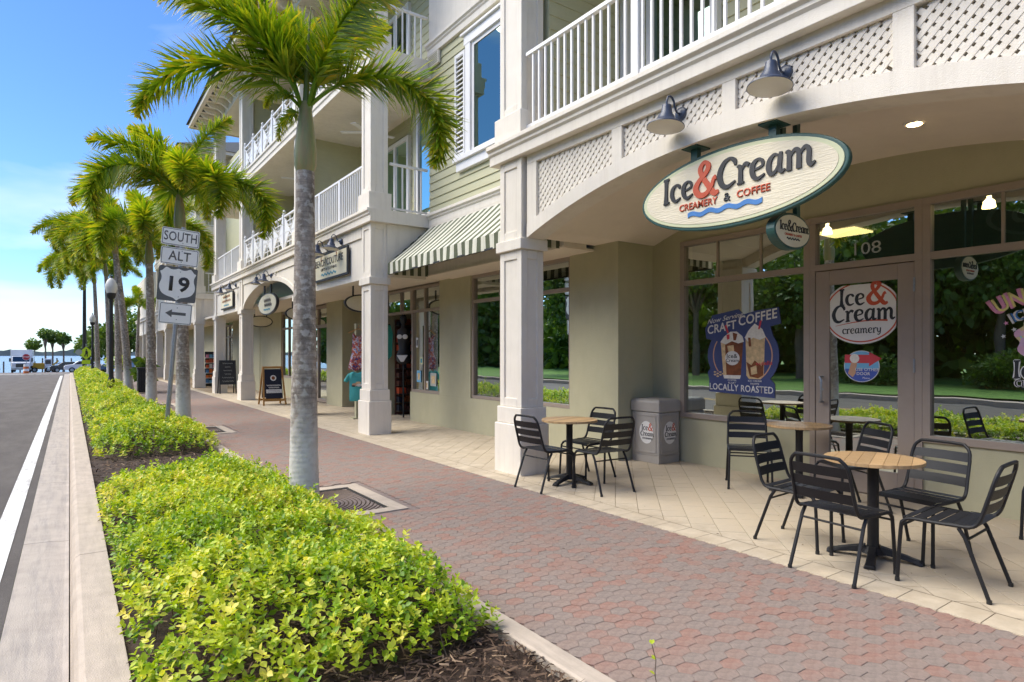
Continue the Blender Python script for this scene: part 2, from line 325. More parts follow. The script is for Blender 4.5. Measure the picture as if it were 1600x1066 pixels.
def one(name, m, parent, *box, bevel=0., tint=0.): return MB().box(*box, tint=tint).build(name, m, parent, bevel=bevel)
def children(o): return [c for c in bpy.data.objects if c.parent == o]
def copy_tree(o, kids, parent=None):
    c = o.copy(); COL.objects.link(c); c.parent = parent; ORG[c.name] = org(o)
    for k in kids.get(o.name, ()): copy_tree(k, kids, c)
    return c
def kid_map():
    d = {}
    for o in bpy.data.objects:
        if o.parent: d.setdefault(o.parent.name, []).append(o)
    return d
def scatter(name, tv, tf, M, P, tint, m, parent=None, smooth=False, at=None):
    """real copies of a small template, joined: M (N,3,3), P (N,3), tint (N)"""
    tv = np.asarray(tv, float); N = len(P); nv = len(tv); o = np.array(at if at is not None else org(parent))
    V = (np.einsum('nij,vj->nvi', M, tv) + P[:, None, :] - o).reshape(-1, 3)
    k = len(tf[0]); F = (np.asarray(tf)[None] + (np.arange(N) * nv)[:, None, None]).reshape(-1)
    me = bpy.data.meshes.new(name); me.vertices.add(N * nv); me.vertices.foreach_set('co', V.ravel().astype(np.float32))
    nf = N * len(tf); me.loops.add(nf * k); me.loops.foreach_set('vertex_index', F.astype(np.int32)); me.polygons.add(nf)
    me.polygons.foreach_set('loop_start', np.arange(0, nf * k, k, dtype=np.int32)); me.update(calc_edges=True)
    a = me.attributes.new('tint', 'FLOAT', 'FACE'); a.data.foreach_set('value', np.repeat(np.asarray(tint, np.float32), len(tf)))
    if smooth: me.polygons.foreach_set('use_smooth', [True] * nf)
    return link(name, me, m, parent)
def rots(d, roll=None, up=(0, 0, 1)):
    """N rotation matrices whose +Y column is d"""
    d = d / np.linalg.norm(d, axis=1, keepdims=True); u = np.tile(np.array(up, float), (len(d), 1))
    x = np.cross(d, u); l = np.linalg.norm(x, axis=1, keepdims=True); x = np.where(l > 1e-4, x / np.maximum(l, 1e-6), np.array([1., 0, 0])); z = np.cross(x, d)
    if roll is not None:
        c, s_ = np.cos(roll)[:, None], np.sin(roll)[:, None]; x, z = x * c + z * s_, z * c - x * s_
    return np.stack([x, d, z], axis=2)

# ---------------------------------------------------------------- lettering
def text(parent, s, m, o, ax, ay, size, name='lettering', depth=.004, bold=0., align='CENTER', squeeze=1., shear=0., arc=None):
    """flat printed letters from the built-in font on the plane o, ax (reading direction), ay (up); arc=(radius) bends the line"""
    cu = bpy.data.curves.new('t', 'FONT'); cu.body = s; cu.size = 1; cu.align_x = align; cu.align_y = 'CENTER'; cu.offset = bold; cu.shear = shear; cu.resolution_u = 3; cu.space_character = 1 + bold * 3.2
    to = bpy.data.objects.new('t', cu); COL.objects.link(to); bpy.context.view_layer.update()
    dg = bpy.context.evaluated_depsgraph_get(); me0 = bpy.data.meshes.new_from_object(to.evaluated_get(dg)); bpy.data.objects.remove(to); bpy.data.curves.remove(cu)
    bm = bmesh.new(); bm.from_mesh(me0); bpy.data.meshes.remove(me0)
    r = bmesh.ops.extrude_face_region(bm, geom=bm.faces[:]); top = [g for g in r['geom'] if isinstance(g, bmesh.types.BMVert)]
    for v in top: v.co.z += 1
    ax, ay, o = Vector(ax).normalized(), Vector(ay).normalized(), Vector(o); az = ax.cross(ay); off = org(parent)
    for v in bm.verts:
        x, y, z = v.co.x * squeeze * size, v.co.y * size, v.co.z
        if arc:
            a = x / arc; x, y = (arc + y) * math.sin(a), (arc + y) * math.cos(a) - arc
        v.co = o + ax * x + ay * y + az * (z * depth) - off
    bmesh.ops.recalc_face_normals(bm, faces=bm.faces)
    me = bpy.data.meshes.new(name); bm.to_mesh(me); bm.free()
    return link(name, me, m, parent)
GL = {
 'I': (.36, [[(.05, .97, .10), (.18, .95, .13), (.34, .99, .08)], [(.19, 1.0, .20), (.175, .6, .155), (.17, .35, .155), (.17, .0, .22)], [(.04, .0, .08), (.17, .02, .12), (.34, .04, .06)]]),
 'c': (.58, [[(.52, .50, .10), (.47, .60, .14), (.33, .655, .09), (.17, .54, .16), (.12, .32, .185), (.19, .10, .16), (.34, .02, .12), (.55, .11, .05)]]),
 'e': (.62, [[(.14, .33, .06), (.32, .36, .075), (.50, .43, .09), (.49, .58, .12), (.34, .66, .09), (.17, .55, .16), (.12, .32, .185), (.19, .10, .16), (.35, .02, .12), (.58, .13, .05)]]),
 'C': (.82, [[(.76, .70, .09), (.73, .86, .16), (.55, .975, .10), (.30, .86, .16), (.13, .50, .21), (.22, .14, .19), (.45, .02, .14), (.76, .16, .06)]]),
 'r': (.50, [[(.02, .60, .06), (.12, .60, .13), (.16, .5, .15), (.16, .02, .17)], [(.03, .01, .06), (.16, .025, .09), (.30, .04, .05)], [(.17, .38, .08), (.25, .55, .10), (.36, .64, .13), (.48, .57, .15)]]),
 'a': (.70, [[(.46, .60, .08), (.32, .65, .10), (.16, .50, .16), (.12, .26, .18), (.2, .05, .14), (.36, .10, .10), (.5, .34, .07)], [(.55, .69, .10), (.52, .5, .15), (.50, .2, .15), (.56, .05, .13), (.70, .10, .05)]]),
 'm': (1.0, [[(.02, .60, .06), (.12, .61, .13), (.15, .5, .15), (.15, .0, .17)], [(.16, .40, .07), (.27, .57, .10), (.38, .62, .13), (.47, .5, .15), (.47, .0, .17)], [(.48, .40, .07), (.6, .57, .10), (.71, .62, .13), (.80, .48, .15), (.79, .15, .15), (.86, .02, .13), (1.0, .10, .05)]]),
 'y': (.58, [[(.05, .62, .10), (.12, .58, .13), (.14, .3, .13), (.26, .06, .12), (.42, .18, .08), (.48, .35, .06)], [(.50, .64, .14), (.49, .3, .13), (.44, -.08, .13), (.28, -.25, .11), (.12, -.17, .10)]]),
 '&': (.92, [[(.92, .03, .08), (.76, .0, .16), (.54, .28, .15), (.33, .60, .14), (.27, .83, .14), (.42, 1.0, .10), (.57, .86, .15), (.46, .65, .12), (.22, .46, .13), (.10, .24, .18), (.22, .03, .16), (.46, .02, .13), (.66, .2, .11), (.76, .42, .10), (.84, .47, .13)]]),
}
def crom(p, k=5):
    p = [np.array(q, float) for q in p]; p = [2 * p[0] - p[1]] + p + [2 * p[-1] - p[-2]]; out = []
    for i in range(1, len(p) - 2):
        for j in range(k):
            t = j / k; a, b, c, d = p[i - 1], p[i], p[i + 1], p[i + 2]
            out.append(.5 * (2 * b + (c - a) * t + (2 * a - 5 * b + 4 * c - d) * t * t + (3 * b - a - 3 * c + d) * t ** 3))
    out.append(p[-2]); return out
def brush(parent, s, m, o, ax, ay, size, name='lettering', depth=.006, weight=1., track=.03, rise=0., scale_amp=1.):
    """hand-cut serif letters drawn as swelling strokes; o is the start of the baseline"""
    ax, ay, o = Vector(ax).normalized(), Vector(ay).normalized(), Vector(o); az = ax.cross(ay); mb = MB(); x0 = 0.; lay = 0
    for ch in s:
        if ch == ' ': x0 += .3; continue
        w, strokes = GL[ch]
        for st in strokes:
            pts = crom(st); lay += 1; b = len(mb.v); n = len(pts); t1 = depth + (lay % 4) * .0006
            for i, q in enumerate(pts):
                tz = t1 + depth * .35 * i / n
                d = pts[min(i + 1, n - 1)][:2] - pts[max(i - 1, 0)][:2]; d = d / (np.linalg.norm(d) + 1e-9); nr = np.array([-d[1], d[0]]) * q[2] * weight * .5
                for sg in (1, -1):
                    a = q[:2] + nr * sg; pos = o + ax * ((x0 + a[0]) * size) + ay * ((a[1] + rise * (x0 + a[0])) * size)
                    mb.v.append(tuple(pos + az * tz)); mb.v.append(tuple(pos + az * -.001))
            for i in range(n - 1):
                p = b + i * 4; mb.f += [(p, p + 2, p + 6, p + 4), (p, p + 4, p + 5, p + 1), (p + 2, p + 3, p + 7, p + 6)]; mb.t += [0.] * 3
            mb.f += [(b, b + 1, b + 3, b + 2), (b + 4 * n - 4, b + 4 * n - 2, b + 4 * n - 1, b + 4 * n - 3)]; mb.t += [0.] * 2
        x0 += w + track
    mb.build(name, m, parent); return x0 * size
def brush_len(s, size, track=.03): return sum((.3 if c == ' ' else GL[c][0] + track) for c in s) * size
def ellipse(a, b, n=48, sq=2.0):
    return [(a * math.copysign(abs(math.cos(t)) ** (2 / sq), math.cos(t)), b * math.copysign(abs(math.sin(t)) ** (2 / sq), math.sin(t))) for t in (2 * math.pi * k / n for k in range(n))]
def wave(parent, m, o, ax, ay, L, amp, th, n=4, depth=.006, name='wave_mark'):
    ax, ay, o = Vector(ax).normalized(), Vector(ay).normalized(), Vector(o); K = 40
    up = [(-L / 2 + L * i / K, amp * math.sin(2 * math.pi * n * i / K) + th / 2) for i in range(K + 1)]
    mb = MB(); az = ax.cross(ay)
    for i in range(K):
        (x0, y0), (x1, y1) = up[i], up[i + 1]
        mb.prism([(x0, y0 - th), (x1, y1 - th), (x1, y1), (x0, y0)], o, ax, ay, az, 0, depth)
    return mb.build(name, m, parent)

# ================================================================ GROUND
def sheet(name, m, x0, x1, y0, y1, z, kind='structure', parent=None, n=1):
    mb = MB(); 
    for i in range(n):
        a, b = y0 + (y1 - y0) * i / n, y0 + (y1 - y0) * (i + 1) / n
        mb.add([(x0, a, z), (x1, a, z), (x1, b, z), (x0, b, z)], [(0, 1, 2, 3)])
    o = mb.build(name, m, parent); tag(o, kind=kind); return o
sheet('ground', 'grass', -400, 400, -120, 61.6, -.30)
sheet('road', 'asphalt', -9.2, -.322, -40, 61.5, -.135)
sheet('intersection', 'asphalt_far', -400, 400, 61.5, 112, -.125)
sheet('edge_line', 'line_white', -.553, -.402, -30, 57, -.130)
for k in range(2): sheet('centre_line', 'line_yellow', -4.65 - k * .25, -4.55 - k * .25, -40, 57, -.130)
for y in (37, 49): sheet('lane_dash', 'line_white', -4.2, -4.08, y, y + 3, -.126)
kerb = thing('kerb', None, None, (0, 0, 0)); tag(kerb, kind='structure')
gut = thing('gutter', None, None, (0, 0, 0)); tag(gut, kind='structure')
KP = [(.0, -.30), (.004, -.125), (.018, -.05), (.036, -.016), (.062, .0), (.235, .0), (.235, -.30)]
GP = [(-.32, -.30), (-.32, -.131), (-.16, -.136), (-.03, -.150), (-.002, -.146), (-.002, -.30)]
for k in range(24):
    y0 = -6 + k * 3.05 - .55; y1 = y0 + 3.042
    if y1 > 61: break
    MB().prism(KP, (0, y0, 0), (1, 0, 0), (0, 0, 1), (0, 1, 0), 0, y1 - y0).build('kerb_section', 'concrete', kerb, bevel=.004)
    MB().prism(GP, (0, y0 + 1.1, 0), (1, 0, 0), (0, 0, 1), (0, 1, 0), 0, y1 - y0).build('gutter_section', 'gutter', gut, bevel=.003)
# kerb and lawn across the street (seen in the shop glass)
MB().box(-9.45, -9.2, -40, 61, -.3, .02).build('far_kerb', 'concrete')['kind'] = 'structure'
MB().box(-9.95, -9.46, -40, 61, -.3, .01).build('far_path', 'concrete')['kind'] = 'structure'
def lawn():
    mb = MB(); xs = np.linspace(-60, -9.96, 26); ys = np.linspace(-60, 58, 60)
    V = [(x, y, .03 + .012 * abs(x + 10) + .04 * math.sin(x * .7 + y * .3)) for y in ys for x in xs]; n = len(xs)
    mb.add(V, [(j * n + i, j * n + i + 1, (j + 1) * n + i + 1, (j + 1) * n + i) for j in range(len(ys) - 1) for i in range(n - 1)])
    mb.build('lawn', 'grass')['kind'] = 'structure'
lawn()
# planting bed, edging, walks
def soil():
    mb = MB(); xs = np.linspace(.232, 1.905, 22); ys = np.concatenate([np.linspace(-3, 14, 150), np.linspace(14.6, 60, 60)]); n = len(xs)
    V = [(x, y, -.035 + .03 * math.sin(x * 9 + y * 3.1) * math.sin(y * 5.3 - x * 2) * .6 + random.uniform(-.008, .012)) for y in ys for x in xs]
    mb.add(V, [(j * n + i, j * n + i + 1, (j + 1) * n + i + 1, (j + 1) * n + i) for j in range(len(ys) - 1) for i in range(n - 1)])
    o = mb.build('planting_bed', 'soil', smooth=True); o['kind'] = 'structure'
soil()
edg = thing('bed_edging', None, None); tag(edg, kind='structure')
for k in range(21):
    y0 = -4.2 + k * 3.05
    MB().prism([(1.9, -.2), (1.9, .004), (1.912, .014), (2.018, .014), (2.03, .004), (2.03, -.2)], (0, y0, 0), (1, 0, 0), (0, 0, 1), (0, 1, 0), 0, 3.042).build('edging_section', 'concrete', edg, bevel=.003)
sheet('sidewalk', 'paver_bed', 2.03, 4.14, -6, 61, -.010)
SW = bpy.data.objects['sidewalk']
sheet('arcade_floor', 'tile_bed', 4.14, 8.6, -8, 61, -.010)
AF = bpy.data.objects['arcade_floor']
# hexagonal brick pavers: points towards the street, offset columns
GRATES = [(1.99, 6.2), (1.9, 13.4), (1.9, 20.6)]
def in_grate(x, y, e=.0):
    return any(abs(x - gx) < .70 + e and abs(y - gy) < .70 + e for gx, gy in GRATES)
def chamfered(poly, h=.03, ch=.004, inset=.004):
    c = np.mean(poly, axis=0); n = len(poly); P = np.array(poly)
    top = c + (P - c) * (1 - inset / np.linalg.norm(P - c, axis=1, keepdims=True))
    vs = [(a, b, 0.) for a, b in top] + [(a, b, -ch) for a, b in P] + [(a, b, -h) for a, b in P]
    fs = [tuple(range(n))] + [(i, (i + 1) % n, n + (i + 1) % n, n + i)[::-1] for i in range(n)] + [(n + i, n + (i + 1) % n, 2 * n + (i + 1) % n, 2 * n + i)[::-1] for i in range(n)]
    return vs, fs
def pieces(name, stuffname, base, spots, m, parent, tints, nmax=300):
    """spots: (x,y,angle) of whole pieces; nearest nmax become parts, the rest one joined part"""
    vs, fs = base; spots = sorted(spots, key=lambda s: s[3]); near, far = spots[:nmax], spots[nmax:]
    meshes = []
    for k in range(14):
        mb = MB().add(vs, fs, tints()); me = mb.mesh(name); me.materials.append(MATS[m]); meshes.append(me)
    for i, (x, y, a, _) in enumerate(near):
        o = bpy.data.objects.new(name, meshes[i % 14 if i > 14 else i % 14] if False else random.choice(meshes)); COL.objects.link(o); o.parent = parent
        o.location = (x, y, random.uniform(-.0014, .0008)); o.rotation_euler = (random.gauss(0, .004), random.gauss(0, .004), a + random.gauss(0, .006))
    mb = MB()
    for x, y, a, _ in far:
        c, s = math.cos(a), math.sin(a); z = random.uniform(-.0014, .0008)
        mb.add([(x + p * c - q * s, y + p * s + q * c, z + r) for p, q, r in vs], fs, tints())
    o = mb.build(stuffname, m, parent); o['kind'] = 'stuff'
def seen(x, y): # outline of what the photograph shows of the floor
    w = .5804 * x + .8143 * y; r = .8143 * x - .5804 * y
    if w < .8: return False
    return abs(r / w) < .86 and 1.5 / w < .58
def near(x, y):                                  # a margin round it
    w = .5804 * x + .8143 * y; r = .8143 * x - .5804 * y
    return w > -1.5 and abs(r) < 1.1 * max(w, 0) + 2.2
def dist(x, y): return math.hypot(x, y) + (0 if seen(x, y) else 1000)
hexw, hexh, pt = .134, .094, .030; gapw = .0019
H = [(-hexw / 2 + gapw / 2, 0), (-hexw / 2 + pt + gapw * .3, -hexh / 2 + gapw / 2), (hexw / 2 - pt - gapw * .3, -hexh / 2 + gapw / 2), (hexw / 2 - gapw / 2, 0), (hexw / 2 - pt - gapw * .3, hexh / 2 - gapw / 2), (-hexw / 2 + pt + gapw * .3, hexh / 2 - gapw / 2)]
sp = []
pitch = hexw - pt; ncol = int(2.11 / pitch) 
x_off = 2.03 + (2.11 - (ncol - 1) * pitch) / 2
for c in range(ncol):
    x = x_off + c * pitch
    for r_ in range(-24, 400):
        y = r_ * hexh + (hexh / 2 if c % 2 else 0)
        if y < 23 and not in_grate(x, y, .06) and near(x, y): sp.append((x, y, 0, dist(x, y)))
def ptint():
    return min(1, max(.001, random.choice([.12, .2, .3, .38, .55, .68, .78, .88, .95]) + random.gauss(0, .06)))
pieces('brick_paver', 'brick_pavers_beyond', chamfered(H, ch=.0016, inset=.003), sp, 'paver', SW, ptint)
# half-hexagon closers along both edges of the walk
mb = MB()
for r_ in range(-24, 250):
    for side, xe, dirn in ((0, 2.034, 1), (1, 4.136, -1)):
        y = r_ * hexh * 1.0
        if y > 40 or in_grate(xe, y, .02): continue
        xa = x_off - pitch / 2 + .008 if dirn == 1 else x_off + (ncol - 1) * pitch + pitch / 2 - .008
        lo, hi = min(xe, xa - dirn * .015), max(xe, xa - dirn * .015)
        if hi - lo > .02: mb.add(*[[(lo, y + .004, -.003), (hi, y + .004, -.003), (hi, y + hexh - .004, -.003), (lo, y + hexh - .004, -.003)], [(0, 1, 2, 3)]], tint=ptint())
o = mb.build('edge_pavers', 'paver', SW); o['kind'] = 'stuff'
# beige squares laid on the diagonal with a straight border course
q = .217; g2 = .0022
SQ = [(-q / 2 + g2, -q / 2 + g2), (q / 2 - g2, -q / 2 + g2), (q / 2 - g2, q / 2 - g2), (-q / 2 + g2, q / 2 - g2)]
sp = []; cut = MB(); s45 = math.sqrt(.5)
def ttint(): return min(1, max(.001, random.gauss(.5, .2)))
hd = q * s45 - g2 * 1.414
for i in range(-200, 260):
    for j in range(-200, 260):
        x = 4.37 + (i + j) * q * s45 + .1; y = (j - i) * q * s45 + .03
        if x > 7.2 or not -3 < y < 26 or not near(x, y): continue
        if x - hd > 4.371: sp.append((x, y, math.pi / 4, dist(x, y)))
        elif x + hd > 4.40:                      # cut against the border course
            c = 4.372 - x; h = hd - abs(c)
            P = [(4.372, y - h), (x + hd, y), (4.372, y + h)] if c >= 0 else [(4.372, y - h), (x, y - hd), (x + hd, y), (x, y + hd), (4.372, y + h)]
            cut.add([(a, b, -.001) for a, b in P], [tuple(range(len(P)))], ttint())
pieces('floor_tile', 'floor_tiles_beyond', chamfered(SQ, ch=.002, inset=.0012), sp, 'tile', AF, ttint)
o = cut.build('cut_tiles', 'tile', AF); o['kind'] = 'stuff'
mb = MB()
for r_ in range(-16, 190):                        # straight border course
    y = r_ * q
    vs, fs = chamfered([(4.144, y + g2), (4.366, y + g2), (4.366, y + q - g2), (4.144, y + q - g2)], ch=.003, inset=.0015)
    mb.add([(a, b, c - .001) for a, b, c in vs], fs, ttint())
o = mb.build('border_tiles', 'tile', AF); o['kind'] = 'stuff'
# cast iron tree grates with concrete frames
def grate(gx, gy, label):
    t = thing('tree_grate', label, 'grate', (gx, gy, 0), group='tree grates along the brick walk')
    f = MB(); a, b = .70, .56
    f.box(gx - a, gx + a, gy - a, gy - b, -.08, .004).box(gx - a, gx + a, gy + b, gy + a, -.08, .004).box(gx - a, gx - b, gy - b, gy + b, -.08, .004).box(gx + b, gx + a, gy - b, gy + b, -.08, .004)
    f.build('concrete_frame', 'concrete', t, bevel=.004)
    r = MB()
    r.box(gx - b, gx + b, gy - b, gy - b + .035, -.05, -.004).box(gx - b, gx + b, gy + b - .035, gy + b, -.05, -.004).box(gx - b, gx - b + .035, gy - b, gy + b, -.05, -.0045).box(gx + b - .035, gx + b, gy - b, gy + b, -.05, -.0045)
    r.build('rim', 'iron', t)
    k = MB(); lim = b - .035
    for i in range(14):                          # concentric slots
        rr = .21 + i * .042; pts = []
        for j in range(65):
            th = 2 * math.pi * j / 64; x, y = rr * math.cos(th), rr * math.sin(th)
            if abs(x) < lim and abs(y) < lim: pts.append((gx + x, gy + y, -.013))
            else:
                if len(pts) > 1: k.tube(pts, .010, 4, False)
                pts = []
        if len(pts) > 1: k.tube(pts, .010, 4, False)
    for j in range(8):
        th = math.pi * j / 4 + .2; e = min(lim / max(abs(math.cos(th)), 1e-6), lim / max(abs(math.sin(th)), 1e-6))
        k.bar((gx + .2 * math.cos(th), gy + .2 * math.sin(th), -.022), (gx + e * math.cos(th), gy + e * math.sin(th), -.022), .03, .02)
    k.build('bars', 'grate_iron', t)
    MB().box(gx - b, gx + b, gy - b, gy + b, -.2, -.06).build('soil_pit', 'soil', t)
grate(*GRATES[0], 'square iron tree grate at the foot of the nearest palm')
grate(*GRATES[1], 'square iron tree grate beside the hedge, second from the camera')
grate(*GRATES[2], 'square iron tree grate, farthest one along the brick walk')
# mulch chips
def mulch():
    n = 9000; y = RNG.uniform(1.6, 13.5, n) ** 1.0; k = RNG.random(n) < .45; y = np.where(k, RNG.uniform(1.6, 3.6, n), y); x = RNG.uniform(.25, 1.89, n)
    P = np.stack([x, y, RNG.uniform(-.025, .018, n)], 1); d = np.stack([RNG.normal(size=n), RNG.normal(size=n), RNG.normal(size=n) * .28], 1)
    M = rots(d, RNG.uniform(-1, 1, n)); s = np.stack([RNG.uniform(.005, .014, n), RNG.uniform(.025, .085, n), RNG.uniform(.003, .007, n)], 1); M = M * s[:, None, :]
    tv = [(-.5, -.5, 0), (.5, -.42, 0), (.35, .5, .3), (-.4, .42, .2), (0, 0, 1)]; tf = [(0, 1, 4), (1, 2, 4), (2, 3, 4), (3, 0, 4)]
    o = scatter('mulch_chips', tv, tf, M, P, RNG.random(n) ** .9, 'mulch'); tag(o, 'dark shredded bark mulch over the planting bed', 'mulch', kind='stuff')
mulch()
def litter():                                   # fallen leaf scraps on the walk and in the gutter
    n = 260; x = RNG.uniform(-.3, 6.6, n); y = RNG.uniform(1, 14, n); z = np.where(x < 0, -.130, np.where(x < .24, .004, .003)); ok = ~((x > .0) & (x < 2.04)); x, y, z = x[ok], y[ok], z[ok]; n = len(x)
    d = np.stack([RNG.normal(size=n), RNG.normal(size=n), np.zeros(n)], 1); M = rots(d) * np.stack([RNG.uniform(.004, .009, n), RNG.uniform(.012, .035, n), RNG.uniform(.004, .01, n)], 1)[:, None, :]
    tv = [(0, -.5, 0), (.5, 0, .5), (0, .5, .1), (-.5, 0, .4)]; tf = [(0, 1, 2, 3)]
    o = scatter('leaf_litter', tv, tf, M, np.stack([x, y, z], 1), RNG.random(n) * .7, 'mulch'); tag(o, 'small brown leaf scraps strewn over the paving', 'litter', kind='stuff')
litter()

# ================================================================ THE BUILDING
BLD = thing('arcade_building', 'cream and sage building with shop arcade, balconies and lattice arch', 'building', (5.5, 12, 0))
FAR = thing('arcade_building', 'far cream arcade wing beyond the awning gap, mostly behind the palms', 'building', (5.5, 40, 0))
XC0, XC1 = 4.49, 4.94
def panel_shaft(mb, x0, x1, y0, y1, z0, z1, m=.095, d=.018, rail=.11):
    """square shaft with a sunk panel on each side: core, corner stiles, rails"""
    mb.box(x0 + d, x1 - d, y0 + d, y1 - d, z0, z1)
    for a in (x0, x1 - m):
        for b in (y0, y1 - m): mb.box(a, a + m, b, b + m, z0 + .001, z1 - .001)
    for (a, b) in ((z0 + .001, z0 + rail), (z1 - rail, z1 - .001)):
        mb.box(x0, x0 + m * .5, y0 + m, y1 - m, a, b).box(x1 - m * .5, x1, y0 + m, y1 - m, a, b)
        mb.box(x0 + m, x1 - m, y0, y0 + m * .5, a, b).box(x0 + m, x1 - m, y1 - m * .5, y1, a, b)
def ground_column(root, y0, y1, x0=XC0, x1=XC1, top=2.93, up=3.94):
    mb = MB(); i = .052
    panel_shaft(mb, x0 + i, x1 - i, y0 + i, y1 - i, .83, top - .135)
    c = mb.build('column', 'stucco', root, bevel=.006)
    one('plinth', 'stucco', c, x0, x1, y0, y1, -.02, .62, bevel=.012)
    one('base', 'stucco', c, x0 + .024, x1 - .024, y0 + .024, y1 - .024, .621, .829, bevel=.010)
    one('capital', 'stucco', c, x0 + .012, x1 - .012, y0 + .012, y1 - .012, top - .134, top, bevel=.008)
    if up:
        mb = MB(); panel_shaft(mb, x0 + i, x1 - i, y0 + i, y1 - i, top + .001, up)
        mb.build('upper_pilaster', 'stucco', c, bevel=.006)
def upper_column(root, y0, y1, z0, z1, x0=XC0, x1=XC1):
    mb = MB(); i = .052
    panel_shaft(mb, x0 + i, x1 - i, y0 + i, y1 - i, z0 + .32, z1)
    c = mb.build('balcony_column', 'stucco', root, bevel=.006)
    one('base', 'stucco', c, x0, x1, y0, y1, z0, z0 + .319, bevel=.01)
def railing(root, p, q, z, posts=1.3, sp=.115, h=.93, m='white_paint', style='bars', panels=4):
    """rail between two plan points; p,q=(x,y)"""
    p, q = Vector((*p, 0)), Vector((*q, 0)); d = (q - p); L = d.length; d.normalize(); a = Vector((0, 0, 1)); n = d.cross(a); zv = lambda s, zz: p + d * s + a * zz
    r = MB().bar(zv(0, z + h), zv(L, z + h), .055, .045).build('railing', m, root, bevel=.004)
    MB().bar(zv(0, z + .085), zv(L, z + .085), .035, .035).build('bottom_rail', m, r)
    if style == 'bars':
        k = max(1, round(L / posts)); cnt = int(L / sp)
        pm = MB().obox((0, 0, z + .5 * h), d, n, a, .045, .04, .5 * h).mesh('post'); pm.materials.append(MATS[m])
        bmx = MB().obox((0, 0, z + .5 * h + .04), d, n, a, .0125, .0125, .5 * h - .045).mesh('baluster'); bmx.materials.append(MATS[m])
        ps = [L * i / k for i in range(1, k)]
        for s in ps:
            o = bpy.data.objects.new('post', pm); COL.objects.link(o); o.parent = r; o.location = p + d * s - org(r)
        for i in range(1, cnt):
            s = L * i / cnt
            if any(abs(s - t) < .06 for t in ps): continue
            o = bpy.data.objects.new('baluster', bmx); COL.objects.link(o); o.parent = r; o.location = p + d * s - org(r)
    else:                                        # fretwork panels between finial posts
        w = L / panels
        for i in range(panels + 1):
            s = min(max(w * i, .05), L - .05); MB().obox(zv(s, z + .5 * h + .02), d, n, a, .05, .04, .5 * h + .05).lathe(zv(s, z + h + .07), [(.02, 0), (.035, .02), (.045, .06), (.03, .1), (.004, .12)], 10).build('post', m, r, smooth=False)
        for i in range(panels):
            s0, s1 = w * i + .055, w * (i + 1) - .055; mid = (s0 + s1) / 2; z0, z1 = z + .10, z + h - .02; zm = (z0 + z1) / 2; f = MB()
            f.bar(zv(s0, z0), zv(s1, z1), .04, .03).bar(zv(s0, z1), zv(s1, z0), .036, .026).bar(zv(s0, zm), zv(s1, zm), .03, .022)
            for zz in (z0 + .14, z0 + .27, z1 - .14, z1 - .27):
                k = abs(zz - zm) / (z1 - z0); f.bar(zv(mid - k * w * .8, zz), zv(mid + k * w * .8, zz), .028, .02)
            f.bar(zv(mid, z0), zv(mid, zm - .1), .028, .024).bar(zv(mid, zm + .1), zv(mid, z1), .028, .024)
            for e in (s0, s1):                   # solid side gores
                f.prism([(e, z0 + .03), (e, z1 - .03), (mid + (e - mid) * .12, zm)], p, d, a, n, -.008, .008)
            f.build('fretwork_panel', m, r)
    return r
def window(root, x, y0, y1, z0, z1, vm=(), hm=(), fw=.06, fd=.10, frame='taupe', pane='shop_glass', deep=.05, name='window'):
    """shop window in a wall facing -X: frame bars of depth fd, panes set back"""
    mb = MB(); ys = [y0] + sorted(vm) + [y1]; zs = [z0] + sorted(hm) + [z1]
    mb.box(x, x + fd, y0, y1, z0, z0 + fw).box(x, x + fd, y0, y1, z1 - fw, z1).box(x, x + fd, y0, y0 + fw, z0 + fw, z1 - fw).box(x, x + fd, y1 - fw, y1, z0 + fw, z1 - fw)
    for h in hm: mb.box(x + .004, x + fd, y0 + fw, y1 - fw, h - fw / 2, h + fw / 2)
    for v in vm:
        for a, b in zip(zs[:-1], zs[1:]): mb.box(x + .008, x + fd, v - fw / 2, v + fw / 2, a + (fw if a == z0 else fw / 2), b - (fw if b == z1 else fw / 2))
    w = mb.build(name, frame, root, bevel=.003)
    for a, b in zip(ys[:-1], ys[1:]):
        for c, d in zip(zs[:-1], zs[1:]):
            MB().add([(x + deep, a, c), (x + deep, b, c), (x + deep, b, d), (x + deep, a, d)], [(0, 3, 2, 1)]).build('pane', pane, w)
    return w
def cornice(root, y0, y1, z0=3.94, z1=4.18, x=4.42, back=5.0, name='cornice', m='stucco'):
    mb = MB().prism([(x + .06, z0), (x + .06, z0 + .11), (x + .035, z0 + .135), (x + .035, z1 - .075), (x, z1 - .05), (x, z1), (back, z1), (back, z0)], (0, y0, 0), (1, 0, 0), (0, 0, 1), (0, 1, 0), 0, y1 - y0)
    return mb.build(name, m, root, bevel=.005)

